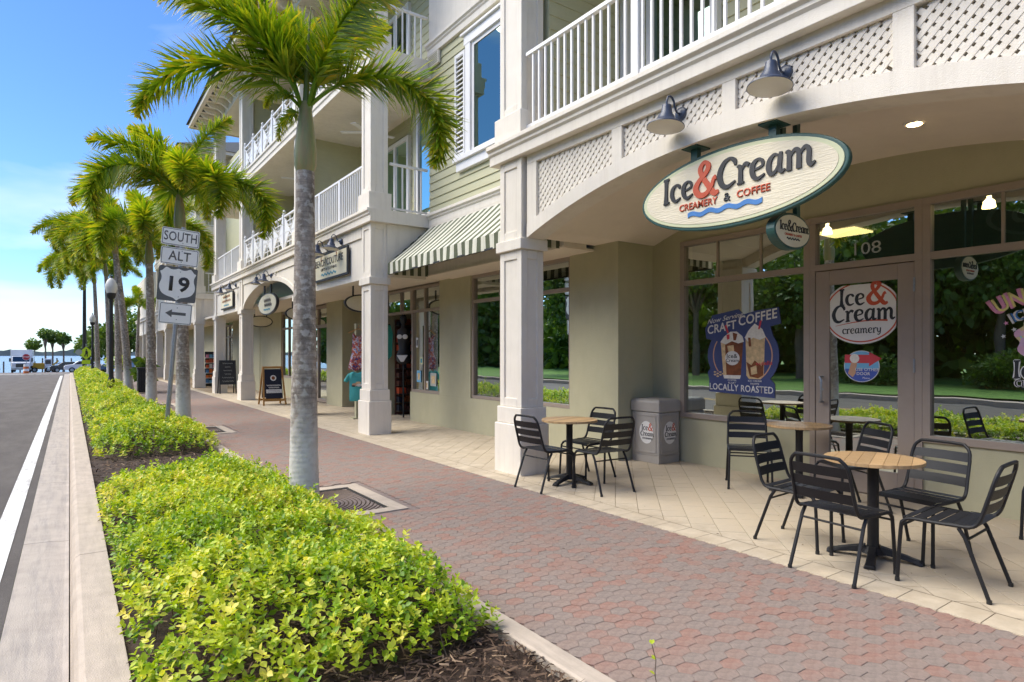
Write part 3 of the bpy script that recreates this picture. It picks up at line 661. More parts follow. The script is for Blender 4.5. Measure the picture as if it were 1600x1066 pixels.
# ---- block A: the ice cream shop
A0, A1 = .12, 6.12          # near column .. main column (their inner faces)
ground_column(BLD, 6.12, 6.69); ground_column(BLD, .12, .69)
AC, AW = 3.405, 2.715       # arch centre, half span
def arch_z(y, z=2.93, rise=.475, w=AW): return z + rise * max(0., 1 - ((y - AC) / w) ** 2)
def arch_front():
    x0, x1 = 4.585, 4.86; n = 40; ys = [AC - AW + 2 * AW * i / n for i in range(n + 1)]
    mb = MB()                                    # arch band and everything up to the cornice as a wall behind the lattice
    for a, b in zip(ys[:-1], ys[1:]):
        za, zb = arch_z(a), arch_z(b)
        mb.add([(x0, a, za), (x0, b, zb), (x0, b, zb + .165), (x0, a, za + .165), (x1, a, za), (x1, b, zb), (x1, b, zb + .165), (x1, a, za + .165)], [(0, 3, 2, 1), (4, 5, 6, 7), (0, 1, 5, 4), (3, 7, 6, 2)])
    bd = mb.build('arch_band', 'stucco', BLD, smooth=True)
    mb = MB()
    for a, b in zip(ys[:-1], ys[1:]): mb.add([(x0 + .075, a, arch_z(a) + .15), (x0 + .075, b, arch_z(b) + .15), (x0 + .075, b, 3.93), (x0 + .075, a, 3.93)], [(0, 3, 2, 1)])
    mb.build('lattice_backing', 'stucco_panel', BLD)
    stiles = [(5.935, 6.12), (4.51, 4.655), (3.18, 3.315), (1.815, 1.95), (.69, .875)]
    fr = MB()
    for a, b in stiles:
        fr.add([(x0 + .003, a, arch_z(a) + .16), (x0 + .003, b, arch_z(b) + .16), (x0 + .003, b, 3.83), (x0 + .003, a, 3.83), (x0 + .09, a, arch_z(a) + .16), (x0 + .09, b, arch_z(b) + .16), (x0 + .09, b, 3.83), (x0 + .09, a, 3.83)], [(0, 3, 2, 1), (4, 5, 6, 7), (0, 4, 7, 3), (1, 2, 6, 5)])
    fr.box(x0 + .001, x0 + .09, AC - AW, AC + AW, 3.831, 3.941)
    fr.build('lattice_frame', 'stucco', BLD, bevel=.004)
    for (a, b) in zip([s[1] for s in stiles[1:]], [s[0] for s in stiles[:-1]]):   # lattice panel a..b
        lp = MB(); s = .088; wdt = .026
        for sg in (1, -1):
            k = -60
            while k < 60:
                k += 1; seg = []
                c0 = a + k * s                   # line y = c0 + t, z = 3.2 + sg*t
                t = -2.0
                while t < 2.0:
                    y, z = c0 + t, 3.4 + sg * t
                    if a <= y <= b and arch_z(y) + .155 <= z <= 3.835: seg.append((y, z))
                    t += .012
                if len(seg) > 4:
                    dx = .0475 if sg == 1 else .044
                    lp.bar((x0 + dx, *seg[0]), (x0 + dx, *seg[-1]), wdt * 1.5, .012, up=(1, 0, 0))
        lp.build('lattice', 'stucco', BLD)
arch_front()
cornice(BLD, -3.2, 6.79)
one('wall', 'stucco_panel', BLD, 4.60, 4.86, -3.2, .12, 2.93, 3.93)
# vault over the seating bay
def vault():
    mb = MB(); n = 36; ys = [AC - 2.78 + 5.56 * i / n for i in range(n + 1)]
    for a, b in zip(ys[:-1], ys[1:]):
        za, zb = arch_z(a, 3.075, .49, 2.78), arch_z(b, 3.075, .49, 2.78)
        mb.add([(4.86, a, za), (4.86, b, zb), (7.05, b, zb), (7.05, a, za)], [(0, 1, 2, 3)])
    mb.build('vault_ceiling', 'ceiling', BLD, smooth=True)
    mb = MB()                                    # the inner face of the arch beam up to the vault
    for a, b in zip(ys[:-1], ys[1:]): mb.add([(4.862, a, arch_z(a) + .01), (4.862, b, arch_z(b) + .01), (4.862, b, 3.7), (4.862, a, 3.7)], [(0, 1, 2, 3)])
    mb.build('beam_face', 'ceiling', BLD)
vault()
one('slab', 'ceiling', BLD, 4.9, 13, -3.2, 6.75, 3.72, 4.15)
for (x, y) in ((5.95, 2.35), (5.95, 4.6)):
    z = arch_z(y, 3.075, .49, 2.78); d = MB().lathe((x, y, z - .012), [(.075, 0), (.085, .004), (.085, .02)], 24).build('downlight', 'white_paint', BLD)
    MB().lathe((x, y, z - .016), [(.055, 0), (.058, .003)], 24).build('bulb', 'warm_lamp', d)
XS = 6.96                    # shop front plane
# sage walls: return at Y=6.21, shop front piers and sill wall
sg = MB()
sg.box(6.25, 7.2, 6.21, 7.24, -.02, 3.08)
sg.box(XS, 7.2, 5.69, 6.209, -.02, 3.55).build('wall', 'sage_wall', BLD)
one('sill_wall', 'sage_wall', BLD, XS, 7.2, 3.83, 5.689, -.02, .62); one('sill_wall', 'sage_wall', BLD, XS, 7.2, -3.2, 2.67, -.02, .62)
one('header_wall', 'sage_wall', BLD, XS, 7.2, -3.2, 5.689, 3.055, 3.75); one('pier', 'sage_wall', BLD, XS, 7.2, -3.2, .499, .621, 3.054)
w1 = window(BLD, XS - .03, 3.83, 5.69, .621, 3.055, hm=(2.475,), fw=.07)
for v in (5.10, 4.47): one('glazing_bar', 'taupe', w1, XS, XS + .03, v - .012, v + .012, 2.51, 2.985)
wd = window(BLD, XS - .03, 2.67, 3.829, 2.44, 3.0555, fw=.07, name='transom_window')
w2 = window(BLD, XS - .03, .5, 2.669, .621, 3.055, hm=(2.475,), fw=.07)
for v in (2.02, 1.25): one('glazing_bar', 'taupe', w2, XS, XS + .03, v - .012, v + .012, 2.51, 2.985)
one('door_jamb', 'taupe', BLD, XS - .028, XS + .07, 3.765, 3.828, 0, 2.439); one('door_jamb', 'taupe', BLD, XS - .028, XS + .07, 2.671, 2.74, 0, 2.439)
door = MB().box(XS - .02, XS + .03, 2.745, 2.90, .01, 2.43).box(XS - .02, XS + .03, 3.605, 3.76, .01, 2.43).box(XS - .02, XS + .03, 2.90, 3.605, 2.27, 2.43).box(XS - .02, XS + .03, 2.90, 3.605, .01, .27).build('door', 'taupe', BLD, bevel=.004)
MB().add([(XS, 2.9, .27), (XS, 3.605, .27), (XS, 3.605, 2.27), (XS, 2.9, 2.27)], [(0, 3, 2, 1)]).build('pane', 'shop_glass', door)
MB().tube([(XS - .02, 3.68, 1.24), (XS - .085, 3.68, 1.24), (XS - .09, 3.66, 1.2), (XS - .09, 3.66, 1.0), (XS - .085, 3.68, .96), (XS - .02, 3.68, .96)], .013, 8).build('handle', 'galvanised', door, smooth=True)
for z in (2.2, 1.38, .45): MB().tube([(XS - .03, 2.742, z - .07), (XS - .03, 2.742, z - .02), (XS - .03, 2.742, z + .02), (XS - .03, 2.742, z + .07)], .011, 8).build('hinge', 'galvanised', door)
MB().lathe((XS - .022, 3.68, 1.1), [(.012, 0), (.014, .004)], 12, (-1, 0, 0)).build('lock', 'galvanised', door)
# the dim shop behind the glass
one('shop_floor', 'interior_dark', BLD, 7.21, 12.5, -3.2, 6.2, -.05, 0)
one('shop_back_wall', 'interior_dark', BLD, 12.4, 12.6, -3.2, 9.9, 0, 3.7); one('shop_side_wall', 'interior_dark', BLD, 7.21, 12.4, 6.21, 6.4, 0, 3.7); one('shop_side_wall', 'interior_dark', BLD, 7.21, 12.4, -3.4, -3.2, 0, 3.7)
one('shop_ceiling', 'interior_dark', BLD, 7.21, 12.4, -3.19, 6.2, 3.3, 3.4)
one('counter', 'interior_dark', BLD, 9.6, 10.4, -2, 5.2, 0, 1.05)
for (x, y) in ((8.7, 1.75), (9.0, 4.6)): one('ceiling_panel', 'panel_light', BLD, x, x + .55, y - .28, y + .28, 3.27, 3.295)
for (x, y) in ((7.75, 4.05), (7.7, 2.35), (7.8, 3.0)): MB().lathe((x, y, 3.0), [(.02, .3), (.02, .1), (.05, .07), (.062, 0)], 16).build('pendant', 'warm_lamp', BLD)

# ---- wing B: recessed sage wall with awning, between main column and tower
XB = 5.72
one('wall', 'siding', BLD, XB + .03, 6.1, 6.70, 10.82, 4.19, 7.30)
nb = 20; bh = (7.26 - 4.2) / nb
for k in range(nb):          # lap siding, each board leaning out over the one below
    z = 4.2 + k * bh
    MB().prism([(XB + .004, z), (XB + .024, z + bh + .012), (XB + .05, z + bh + .012), (XB + .05, z)], (0, 6.70, 0), (1, 0, 0), (0, 0, 1), (0, 1, 0), 0, 4.119).build('siding_board', 'siding', BLD)
cornice(BLD, 6.70, 10.82, 3.97, 4.2, 5.62, 6.1)
one('fascia', 'stucco_panel', BLD, 5.68, 6.1, 6.70, 10.82, 3.03, 3.969)
one('soffit', 'ceiling', BLD, 5.655, 6.3, 6.70, 10.82, 3.0, 3.029); one('soffit', 'ceiling', BLD, 4.87, 7.2, 6.17, 6.699, 3.081, 3.12)
cornice(BLD, 6.70, 10.82, 7.27, 7.50, 5.62, 6.1)
one('wall', 'stucco_panel', BLD, 5.72, 6.1, 6.70, 10.82, 7.501, 10.2)
vent = one('vent', 'stucco', BLD, XB - .05, XB - .005, 10.35, 10.78, 7.02, 7.25)
for k in range(6): one('louvre', 'sage_wall', vent, XB - .056, XB - .05, 10.38, 10.75, 7.045 + k * .034, 7.06 + k * .034)
# window with shutters
def shutter_window():
    y0, y1, z0, z1 = 8.18, 9.22, 5.0, 6.93
    w = MB().box(XB - .05, XB + .02, y0 - .16, y0, z0, z1).box(XB - .05, XB + .02, y1, y1 + .16, z0, z1).box(XB - .055, XB + .02, y0 - .20, y1 + .20, z1, z1 + .17).box(XB - .10, XB + .02, y0 - .26, y1 + .26, z1 + .17, z1 + .21)
    w.box(XB - .11, XB + .02, y0 - .30, y1 + .5, z0 - .08, z0).box(XB - .06, XB + .02, y0 - .26, y1 + .46, z0 - .24, z0 - .08)
    o = w.build('window', 'white_paint', BLD, bevel=.004)
    MB().box(XB - .012, XB + .03, y0, y0 + .07, z0, z1).box(XB - .012, XB + .03, y1 - .07, y1, z0, z1).box(XB - .012, XB + .03, y0 + .07, y1 - .07, z1 - .07, z1).box(XB - .012, XB + .03, y0 + .07, y1 - .07, z0, z0 + .07).build('sash', 'white_paint', o)
    MB().add([(XB + .002, y0, z0), (XB + .002, y1, z0), (XB + .002, y1, z1), (XB + .002, y0, z1)], [(0, 3, 2, 1)]).build('pane', 'blue_glass', o)
    one('jamb_back', 'interior_dark', o, XB + .004, XB + .028, y0, y1, z0, z1)
    a, b = y1 + .17, y1 + .52
    s = MB().box(XB - .055, XB - .01, a, a + .05, z0, z1 - .06).box(XB - .055, XB - .01, b - .05, b, z0, z1 - .06).box(XB - .055, XB - .01, a + .05, b - .05, z1 - .12, z1 - .06).box(XB - .055, XB - .01, a + .05, b - .05, z0, z0 + .08).build('shutter', 'white_paint', o)
    k = z0 + .10
    while k < z1 - .16:
        MB().obox((XB - .032, (a + b) / 2, k + .03), Vector((0, 1, 0)), Vector((.6, 0, .8)), Vector((-.8, 0, .6)), (b - a) / 2 - .05, .045, .006).build('shutter_slat', 'white_paint', s); k += .085
shutter_window()
# arcade wall X=6.25: windows and piers
XW = 6.25
window(BLD, XW + .03, 7.24, 10.14, .65, 3.0, vm=(8.21, 9.17), hm=(2.5,), fw=.06, pane='shop_glass')
one('sill_wall', 'sage_wall', BLD, XW, 6.5, 7.241, 12.72, -.02, .649)
one('pier', 'sage_wall', BLD, XW, 6.5, 10.141, 11.36, .65, 3.02)
window(BLD, XW + .03, 11.361, 12.72, .65, 2.99, vm=(12.1,), hm=(2.45,), fw=.06)
window(BLD, XW + .03, 12.721, 14.2, 2.42, 2.99, vm=(13.3,), fw=.06, name='transom_window')
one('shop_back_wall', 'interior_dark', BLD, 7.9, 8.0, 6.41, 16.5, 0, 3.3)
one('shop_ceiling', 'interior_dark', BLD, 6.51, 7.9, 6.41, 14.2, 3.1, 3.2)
one('pier', 'sage_wall', BLD, XW, 7.9, 14.2, 14.55, -.02, 3.02)
# recessed entry of the next shop, its door and the following glazed bays
window(BLD, 7.15, 14.551, 17.0, .02, 2.99, vm=(15.6,), hm=(2.3, .9), fw=.08, pane='dark_glass')
one('pier', 'sage_wall', BLD, XW, 7.9, 17.0, 18.3, -.02, 3.02)
window(BLD, XW + .05, 18.301, 20.3, .02, 2.99, vm=(19.3,), hm=(2.35,), fw=.10, pane='shop_glass')
one('pier', 'sage_wall', BLD, XW, 7.9, 20.301, 21.6, -.02, 3.02)
window(BLD, XW + .03, 21.601, 23.2, .65, 2.99, vm=(22.4,), hm=(2.4,), fw=.07); one('sill_wall', 'sage_wall', BLD, XW, 6.5, 21.601, 23.2, -.02, .649)
one('pier', 'sage_wall', BLD, XW, 7.9, 23.201, 26.2, -.02, 3.02)
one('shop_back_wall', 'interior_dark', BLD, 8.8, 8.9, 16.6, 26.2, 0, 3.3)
one('arcade_ceiling', 'ceiling', BLD, 4.9, 8.8, 10.83, 26.3, 3.02, 3.1)

# ---- tower C: three storeys of balconies
COLS_C = [(10.83, 11.37), (15.2, 15.74), (21.33, 21.87), (25.73, 26.27)]
def tower(root, dy=0., detail=True):
    cols = [(a + dy, b + dy) for a, b in COLS_C]; Y0, Y1 = cols[0][0], cols[-1][1]
    for a, b in cols: ground_column(root, a, b)
    for a, b in cols: upper_column(root, a, b, 4.19, 6.83)
    for a, b in cols: upper_column(root, a, b, 7.19, 9.95)
    # ground-floor beams: flat, arch, flat
    for i in (0, 2):
        a, b = cols[i][1] - .05, cols[i + 1][0] + .05
        one('beam', 'stucco', root, 4.585, 4.86, a, b, 2.93, 3.94); one('band', 'stucco', root, 4.555, 4.584, a + .05, b - .05, 3.72, 3.939, bevel=.004)
    a, b = cols[1][1] - .05, cols[2][0] + .05; c, w = (a + b) / 2, (b - a) / 2; n = 28; mb = MB(); ys = [a + (b - a) * i / n for i in range(n + 1)]
    az = lambda y: 2.93 + .62 * max(0, 1 - ((y - c) / w) ** 2) ** .7
    for p, q_ in zip(ys[:-1], ys[1:]):
        mb.add([(4.585, p, az(p)), (4.585, q_, az(q_)), (4.585, q_, 3.94), (4.585, p, 3.94), (4.86, p, az(p)), (4.86, q_, az(q_)), (4.86, q_, 3.94), (4.86, p, 3.94)], [(0, 3, 2, 1), (4, 5, 6, 7), (0, 1, 5, 4)])
    mb.build('arch', 'stucco_panel', root)
    mb = MB()
    for p, q_ in zip(ys[:-1], ys[1:]):
        mb.add([(4.56, p, az(p)), (4.56, q_, az(q_)), (4.56, q_, az(q_) + .12), (4.56, p, az(p) + .12), (4.59, p, az(p) + .002), (4.59, q_, az(q_) + .002), (4.59, q_, az(q_) + .12), (4.59, p, az(p) + .12)], [(0, 3, 2, 1), (0, 1, 5, 4), (3, 7, 6, 2)])
    mb.build('arch_band', 'stucco', root, smooth=True)
    for yy in (c - 1.0, c + 1.0): one('stile', 'stucco', root, 4.562, 4.584, yy - .05, yy + .05, az(yy) + .12, 3.72)
    one('band', 'stucco', root, 4.555, 4.5845, a + .05, b - .05, 3.721, 3.939, bevel=.004)
    cornice(root, Y0 - .08, Y1 + .08, 3.94, 4.18, 4.42, 6.1); cornice(root, Y0 - .08, Y1 + .08, 6.84, 7.18, 4.42, 6.1)
    one('side_wall', 'stucco_panel', root, 4.86, 5.68, Y0 + .03, Y0 + .3, 2.95, 3.939)
    one('deck', 'ceiling', root, 4.6, 8.6, Y0 - .02, Y1 + .02, 3.96, 4.17); one('deck', 'ceiling', root, 4.6, 8.6, Y0 - .02, Y1 + .02, 6.87, 7.17)
    # balcony back walls with sage siding, white door frames
    for z in (4.18, 7.18):
        one('wall', 'siding', root, 6.3, 6.5, Y0, Y1, z, z + 2.7)
        if detail:
            for k in range(15): MB().prism([(6.28, z + k * .18), (6.296, z + k * .18 + .188), (6.31, z + k * .18 + .188), (6.31, z + k * .18)], (0, Y0, 0), (1, 0, 0), (0, 0, 1), (0, 1, 0), 0, Y1 - Y0).build('siding_board', 'siding', root)
        for yy in (Y0 + 1.9, Y0 + 6.4, Y0 + 8.6, Y0 + 12.6): window(root, 6.2, yy, yy + 1.5, z + .05, z + 2.25, vm=(yy + .75,), fw=.09, frame='white_paint', pane='blue_glass', name='balcony_door')
        one('divider', 'siding', root, 4.95, 6.28, cols[1][0] + .2, cols[1][0] + .32, z, z + 2.7); one('divider', 'siding', root, 4.95, 6.28, cols[2][0] + .2, cols[2][0] + .32, z, z + 2.7)
        # railings
        railing(root, (4.62, cols[0][1]), (4.62, cols[1][0]), z); railing(root, (4.62, cols[1][1]), (4.62, cols[2][0]), z, style='fret', panels=5)
        railing(root, (4.62, cols[2][1]), (4.62, cols[3][0]), z); railing(root, (4.95, Y0 + .12), (5.75, Y0 + .12), z, posts=3)
        one('side_wall', 'siding', root, 5.76, 6.28, Y0 + .02, Y0 + .14, z, z + 2.7) if False else None
    # near end wall of the balconies: the blue-glass side window behind the rail
    window(root, 5.9, Y0 + .2, Y0 + .9, 4.3, 6.5, fw=.07, frame='white_paint', pane='blue_glass', name='side_window')
    one('side_window_wall', 'siding', root, 5.98, 6.28, Y0 + .1, Y0 + 1.2, 4.18, 6.83)
    # eave: beam, soffit, brackets, fascia, hipped roof
    one('eave_beam', 'stucco', root, 4.5, 4.93, Y0 - .02, Y1 + .02, 9.951, 10.33, bevel=.006); one('eave_beam', 'stucco', root, 4.93, 8.6, Y0, Y0 + .42, 9.951, 10.33)
    one('soffit', 'ceiling', root, 3.84, 8.8, Y0 - .72, Y1 + .72, 10.331, 10.37)
    one('fascia', 'stucco', root, 3.78, 3.839, Y0 - .75, Y1 + .75, 10.29, 10.47); one('fascia', 'stucco', root, 3.84, 8.8, Y0 - .77, Y0 - .721, 10.29, 10.47); one('fascia', 'stucco', root, 3.84, 8.8, Y1 + .721, Y1 + .77, 10.29, 10.47)
    MB().add([(3.70, Y0 - .85, 10.44), (3.70, Y1 + .85, 10.44), (6.8, Y1 - 2.2, 11.9), (6.8, Y0 + 2.2, 11.9), (10, Y1 + .85, 10.44), (10, Y0 - .85, 10.44)], [(0, 3, 2, 1), (0, 5, 3), (1, 2, 4), (0, 1, 4, 5), (3, 5, 4, 2)]).build('roof', 'roof_tile', root)
    k = Y0 - .5
    while k < Y1 + .6:
        prof = [(4.5, 10.33), (4.5, 10.02), (4.44, 10.03), (4.36, 10.10), (4.25, 10.16), (4.12, 10.17), (4.02, 10.20), (3.95, 10.27), (3.9, 10.33)]
        b = MB().prism(prof, (0, k - .05, 0), (1, 0, 0), (0, 0, 1), (0, 1, 0), 0, .10).build('bracket', 'stucco', root)
        if detail: one('soffit_vent', 'iron', b, 3.93, 4.10, k + .17, k + .38, 10.318, 10.333)
        k += .62
tower(BLD)
# ceiling fans on the balcony
fan = MB().lathe((5.5, 13.3, 6.45), [(.02, .4), (.02, .12), (.1, .1), (.12, .02), (.06, -.04)], 16).build('ceiling_fan', 'white_paint', BLD)
for k in range(5):
    th = k * 2 * math.pi / 5; MB().bar((5.5 + .12 * math.cos(th), 13.3 + .12 * math.sin(th), 6.5), (5.5 + .62 * math.cos(th), 13.3 + .62 * math.sin(th), 6.5), .13, .012).build('blade', 'white_paint', fan)
fan2 = MB().lathe((5.5, 18.0, 6.45), [(.02, .4), (.02, .12), (.1, .1), (.12, .02), (.06, -.04)], 16).build('ceiling_fan', 'white_paint', BLD)
for k in range(5):
    th = k * 2 * math.pi / 5 + .4; MB().bar((5.5 + .12 * math.cos(th), 18 + .12 * math.sin(th), 6.5), (5.5 + .62 * math.cos(th), 18 + .62 * math.sin(th), 6.5), .13, .012).build('blade', 'white_paint', fan2)
# upper floor of block A: balcony over the lattice
upper_column(BLD, 6.12, 6.69, 4.19, 6.83); upper_column(BLD, .12, .69, 4.19, 6.83)
railing(BLD, (4.60, .69), (4.60, 6.12), 4.21, posts=1.75, sp=.118, h=.97)
one('balcony_floor', 'ceiling', BLD, 4.9, 6.4, -3.2, 6.7, 4.151, 4.185)
one('wall', 'siding', BLD, 6.32, 6.6, -3.2, 6.7, 4.186, 7.0)
for k in range(15): MB().prism([(6.29, 4.19 + k * .18), (6.31, 4.19 + k * .18 + .19), (6.325, 4.19 + k * .18 + .19), (6.325, 4.19 + k * .18)], (0, -3.2, 0), (1, 0, 0), (0, 0, 1), (0, 1, 0), 0, 9.35).build('siding_board', 'siding', BLD)
one('wall', 'siding', BLD, 4.96, 6.31, 6.15, 6.6, 4.19, 6.83)
for k in range(15): MB().prism([(0, 4.19 + k * .18), (-.02, 4.19 + k * .18), (-.004, 4.19 + k * .18 + .19), (0, 4.19 + k * .18 + .19)], (4.96, 6.149, 0), (0, 1, 0), (0, 0, 1), (1, 0, 0), 0, 1.33).build('siding_board', 'siding', BLD)
for yy in (4.55, 1.4): window(BLD, 6.2, yy, yy + 1.1, 4.2, 6.4, fw=.10, frame='white_paint', pane='blue_glass', name='balcony_door')
one('corner_board', 'white_paint', BLD, 6.2, 6.288, 6.0, 6.12, 4.19, 6.8)
one('upper_beam', 'stucco', BLD, 4.5, 4.9, -3.2, 6.7, 6.84, 7.2); one('upper_deck', 'ceiling', BLD, 4.9, 6.6, -3.2, 6.7, 6.9, 7.19)
one('unseen_upper_wall', 'stucco_panel', BLD, 4.6, 9, -3.2, 6.68, 7.21, 10.3)  # storey out of view, added to block the sky above the balcony
one('roof_mass', 'stucco_panel', BLD, 6.6, 9, -3.2, 26.2, 4.2, 10.2)
# ---- far wing: another recessed bay and two more towers
tower(FAR, 19.6, False)
one('wall', 'siding', FAR, 5.75, 6.1, 26.29, 30.42, 4.19, 10); cornice(FAR, 26.29, 30.42, 3.97, 4.2, 5.62, 6.1); one('fascia', 'stucco_panel', FAR, 5.68, 6.1, 26.29, 30.42, 3.03, 3.969)
one('arcade_ceiling', 'ceiling', FAR, 4.9, 8.8, 26.31, 60, 3.02, 3.1)
one('wall', 'sage_wall', FAR, XW, 6.5, 26.29, 31.4, -.02, 3.02); one('wall', 'sage_wall', FAR, XW, 6.5, 33.4, 60, -.02, 3.02)
window(FAR, XW + .03, 31.401, 33.399, .3, 2.9, vm=(32.4,), hm=(2.3,), fw=.08)
one('roof_mass', 'stucco_panel', FAR, 6.6, 9, 26.3, 46, 4.2, 10.2)
for y in (50.0, 54.5, 59.0): ground_column(FAR, y, y + .54)
one('upper_storeys', 'stucco_panel', FAR, 4.6, 9, 49.5, 60, 2.95, 7.2); cornice(FAR, 49.4, 60.1); 

# ================================================================ SIGNS AND LAMPS
FX, UZ = (0, -1, 0), (0, 0, 1)          # reading direction and up of anything facing the street
def oval_sign():
    cx, cy, cz = 4.72, 3.305, 2.965; a, b = 1.02, .358
    t = thing('oval_sign', 'large cream oval sign reading Ice & Cream hung under the lattice arch', 'sign', (cx, cy, cz))
    bd = MB().prism(ellipse(a, b, 72), (cx, cy, cz), FX, UZ, (-1, 0, 0), -.022, .030).build('board', 'dark_green_paint', t, bevel=.01)
    MB().prism(ellipse(a - .032, b - .03, 72), (cx, cy, cz), FX, UZ, (-1, 0, 0), .028, .038).build('rim', 'sign_rim_pale', t, bevel=.004)
    MB().prism(ellipse(a - .075, b - .062, 72), (cx, cy, cz), FX, UZ, (-1, 0, 0), .036, .0415).build('face', 'sign_cream', t)
    fx = cx - .041
    L = .335; s = L
    x = .775; tr = .035
    ax = Vector((0, -1, 0))
    def at(dx, dz): return (fx, cy - dx, cz + dz)
    w = brush(t, 'Ice', 'ink_black', at(-.735, -.03), FX, UZ, .235, depth=.010, weight=1.0, track=-.01, rise=.02)
    w2 = brush(t, '&', 'ink_red', at(-.735 + w, -.03), FX, UZ, .295, depth=.012, weight=1.12, name='ampersand')
    brush(t, 'Cream', 'ink_black', at(-.735 + w + w2 - .03, -.015), FX, UZ, .252, depth=.010, weight=1.0, track=-.02, rise=.014)
    text(t, 'CREAMERY', 'ink_red', at(-.33, -.105), FX, UZ, .088, bold=.016, depth=.008, squeeze=.93); text(t, '&', 'ink_black', at(-.02, -.098), FX, UZ, .105, bold=.015, depth=.008)
    text(t, 'COFFEE', 'ink_red', at(.235, -.097), FX, UZ, .088, bold=.016, depth=.008, squeeze=1.0)
    wave(t, 'ink_blue', at(-.06, -.185), FX, UZ, .76, .012, .042, 4, .008)
    for yy in (cy + .385, cy - .40):            # T brackets up to the arch soffit
        zt = arch_z(yy); st = cz + b * math.sqrt(1 - ((yy - cy) / a) ** 2) - .02
        br = MB().box(cx - .03, cx + .03, yy - .035, yy + .035, st, zt - .012).build('bracket', 'dark_green_paint', t, bevel=.003)
        one('plate', 'dark_green_paint', br, cx - .10, cx + .10, yy - .085, yy + .085, zt - .0125, zt + .004)
oval_sign()
def blade_sign():
    cx, cy, cz = 5.02, 2.95, 2.545; a, b = .275, .155
    t = thing('blade_sign', 'small oval blade sign hanging behind the large oval sign', 'sign', (cx, cy, cz))
    MB().prism(ellipse(a, b, 40), (cx, cy, cz), (1, 0, 0), UZ, (0, -1, 0), -.05, .03).build('board', 'dark_green_paint', t, bevel=.006)
    MB().prism(ellipse(a - .022, b - .02, 40), (cx, cy, cz), (1, 0, 0), UZ, (0, -1, 0), .029, .035).build('face', 'sign_board', t)
    X1 = (1, 0, 0); o = lambda dx, dz: (cx + dx, cy - .0355, cz + dz)
    w = brush(t, 'Ice', 'ink_black', o(-.205, -.002), X1, UZ, .074, depth=.003, weight=.9, track=-.03); w2 = brush(t, '&', 'ink_black', o(-.205 + w, -.002), X1, UZ, .088, depth=.003, weight=.9)
    brush(t, 'Cream', 'ink_black', o(-.205 + w + w2 - .008, -.002), X1, UZ, .076, depth=.003, weight=.9, track=-.05)
    text(t, 'CREAMERY & COFFEE', 'ink_red', o(0, -.035), X1, UZ, .026, bold=.02, depth=.002); wave(t, 'ink_black', o(0, -.068), X1, UZ, .2, .006, .010, 5, .003)
    for dx in (-.11, .11):
        zt = arch_z(cy, 3.075, .49, 2.78); st = cz + b * math.sqrt(1 - (dx / a) ** 2) - .015
        MB().box(cx + dx - .028, cx + dx + .028, cy - .02, cy + .02, st, zt + .01).build('bracket', 'dark_green_paint', t, bevel=.003)
blade_sign()
def gooseneck(px, py, pz, label, sc=1., group='blue gooseneck sign lamps on the facade'):
    """wall plate at (px,py,pz) facing -X; bell shade held out on a swan neck"""
    t = thing('gooseneck_lamp', label, 'lamp', (px, py, pz), group=group)
    MB().lathe((px, py, pz), [(.062 * sc, 0), (.066 * sc, .012), (.058 * sc, .035), (.03 * sc, .05)], 20, (-1, 0, 0)).build('wall_plate', 'lamp_blue', t, smooth=True)
    sx, sz = px - .215 * sc, pz + .03 * sc      # top of the shade
    arm = [(px - .04 * sc, py, pz), (px - .075 * sc, py, pz + .0), (px - .105 * sc, py, pz + .04 * sc), (px - .12 * sc, py, pz + .09 * sc), (px - .155 * sc, py, pz + .125 * sc), (sx + .02 * sc, py, pz + .12 * sc), (sx, py, pz + .08 * sc), (sx, py, sz)]
    MB().tube([tuple(q) for q in crom(arm, 4)], .0095 * sc, 8).build('arm', 'lamp_blue', t, smooth=True)
    prof = [(.018, .015), (.04, .005), (.046, -.03), (.056, -.075), (.075, -.10), (.080, -.125), (.10, -.145), (.150, -.175), (.168, -.188), (.170, -.198)]
    o = Vector((sx, py, sz)); tl = Vector((.10, 0, 1)).normalized()
    MB().lathe(o, [(r * sc, h * sc) for r, h in prof], 32, tl).build('shade', 'lamp_blue', t, smooth=True)
    MB().lathe(o - tl * .1985 * sc, [(.160 * sc, 0), (.165 * sc, .0005)], 32, tl).build('reflector', 'lamp_inside', t)
gooseneck(4.64, 3.78, 3.725, 'blue gooseneck lamp above the left end of the oval sign')
gooseneck(4.64, 2.75, 3.725, 'blue gooseneck lamp above the right end of the oval sign')
gooseneck(4.555, 12.40, 3.80, 'gooseneck lamp over the right end of the BEACH COUTURE board'); gooseneck(4.555, 13.28, 3.80, 'gooseneck lamp over the left end of the BEACH COUTURE board')
gooseneck(4.582, 17.9, 3.66, 'right lamp of the pair over the round shop sign'); gooseneck(4.582, 18.75, 3.66, 'left lamp of the pair over the round shop sign')
gooseneck(4.555, 22.3, 3.80, 'right lamp over the small board on the farther flat bay'); gooseneck(4.555, 23.8, 3.80, 'left lamp over the small board on the farther flat bay')
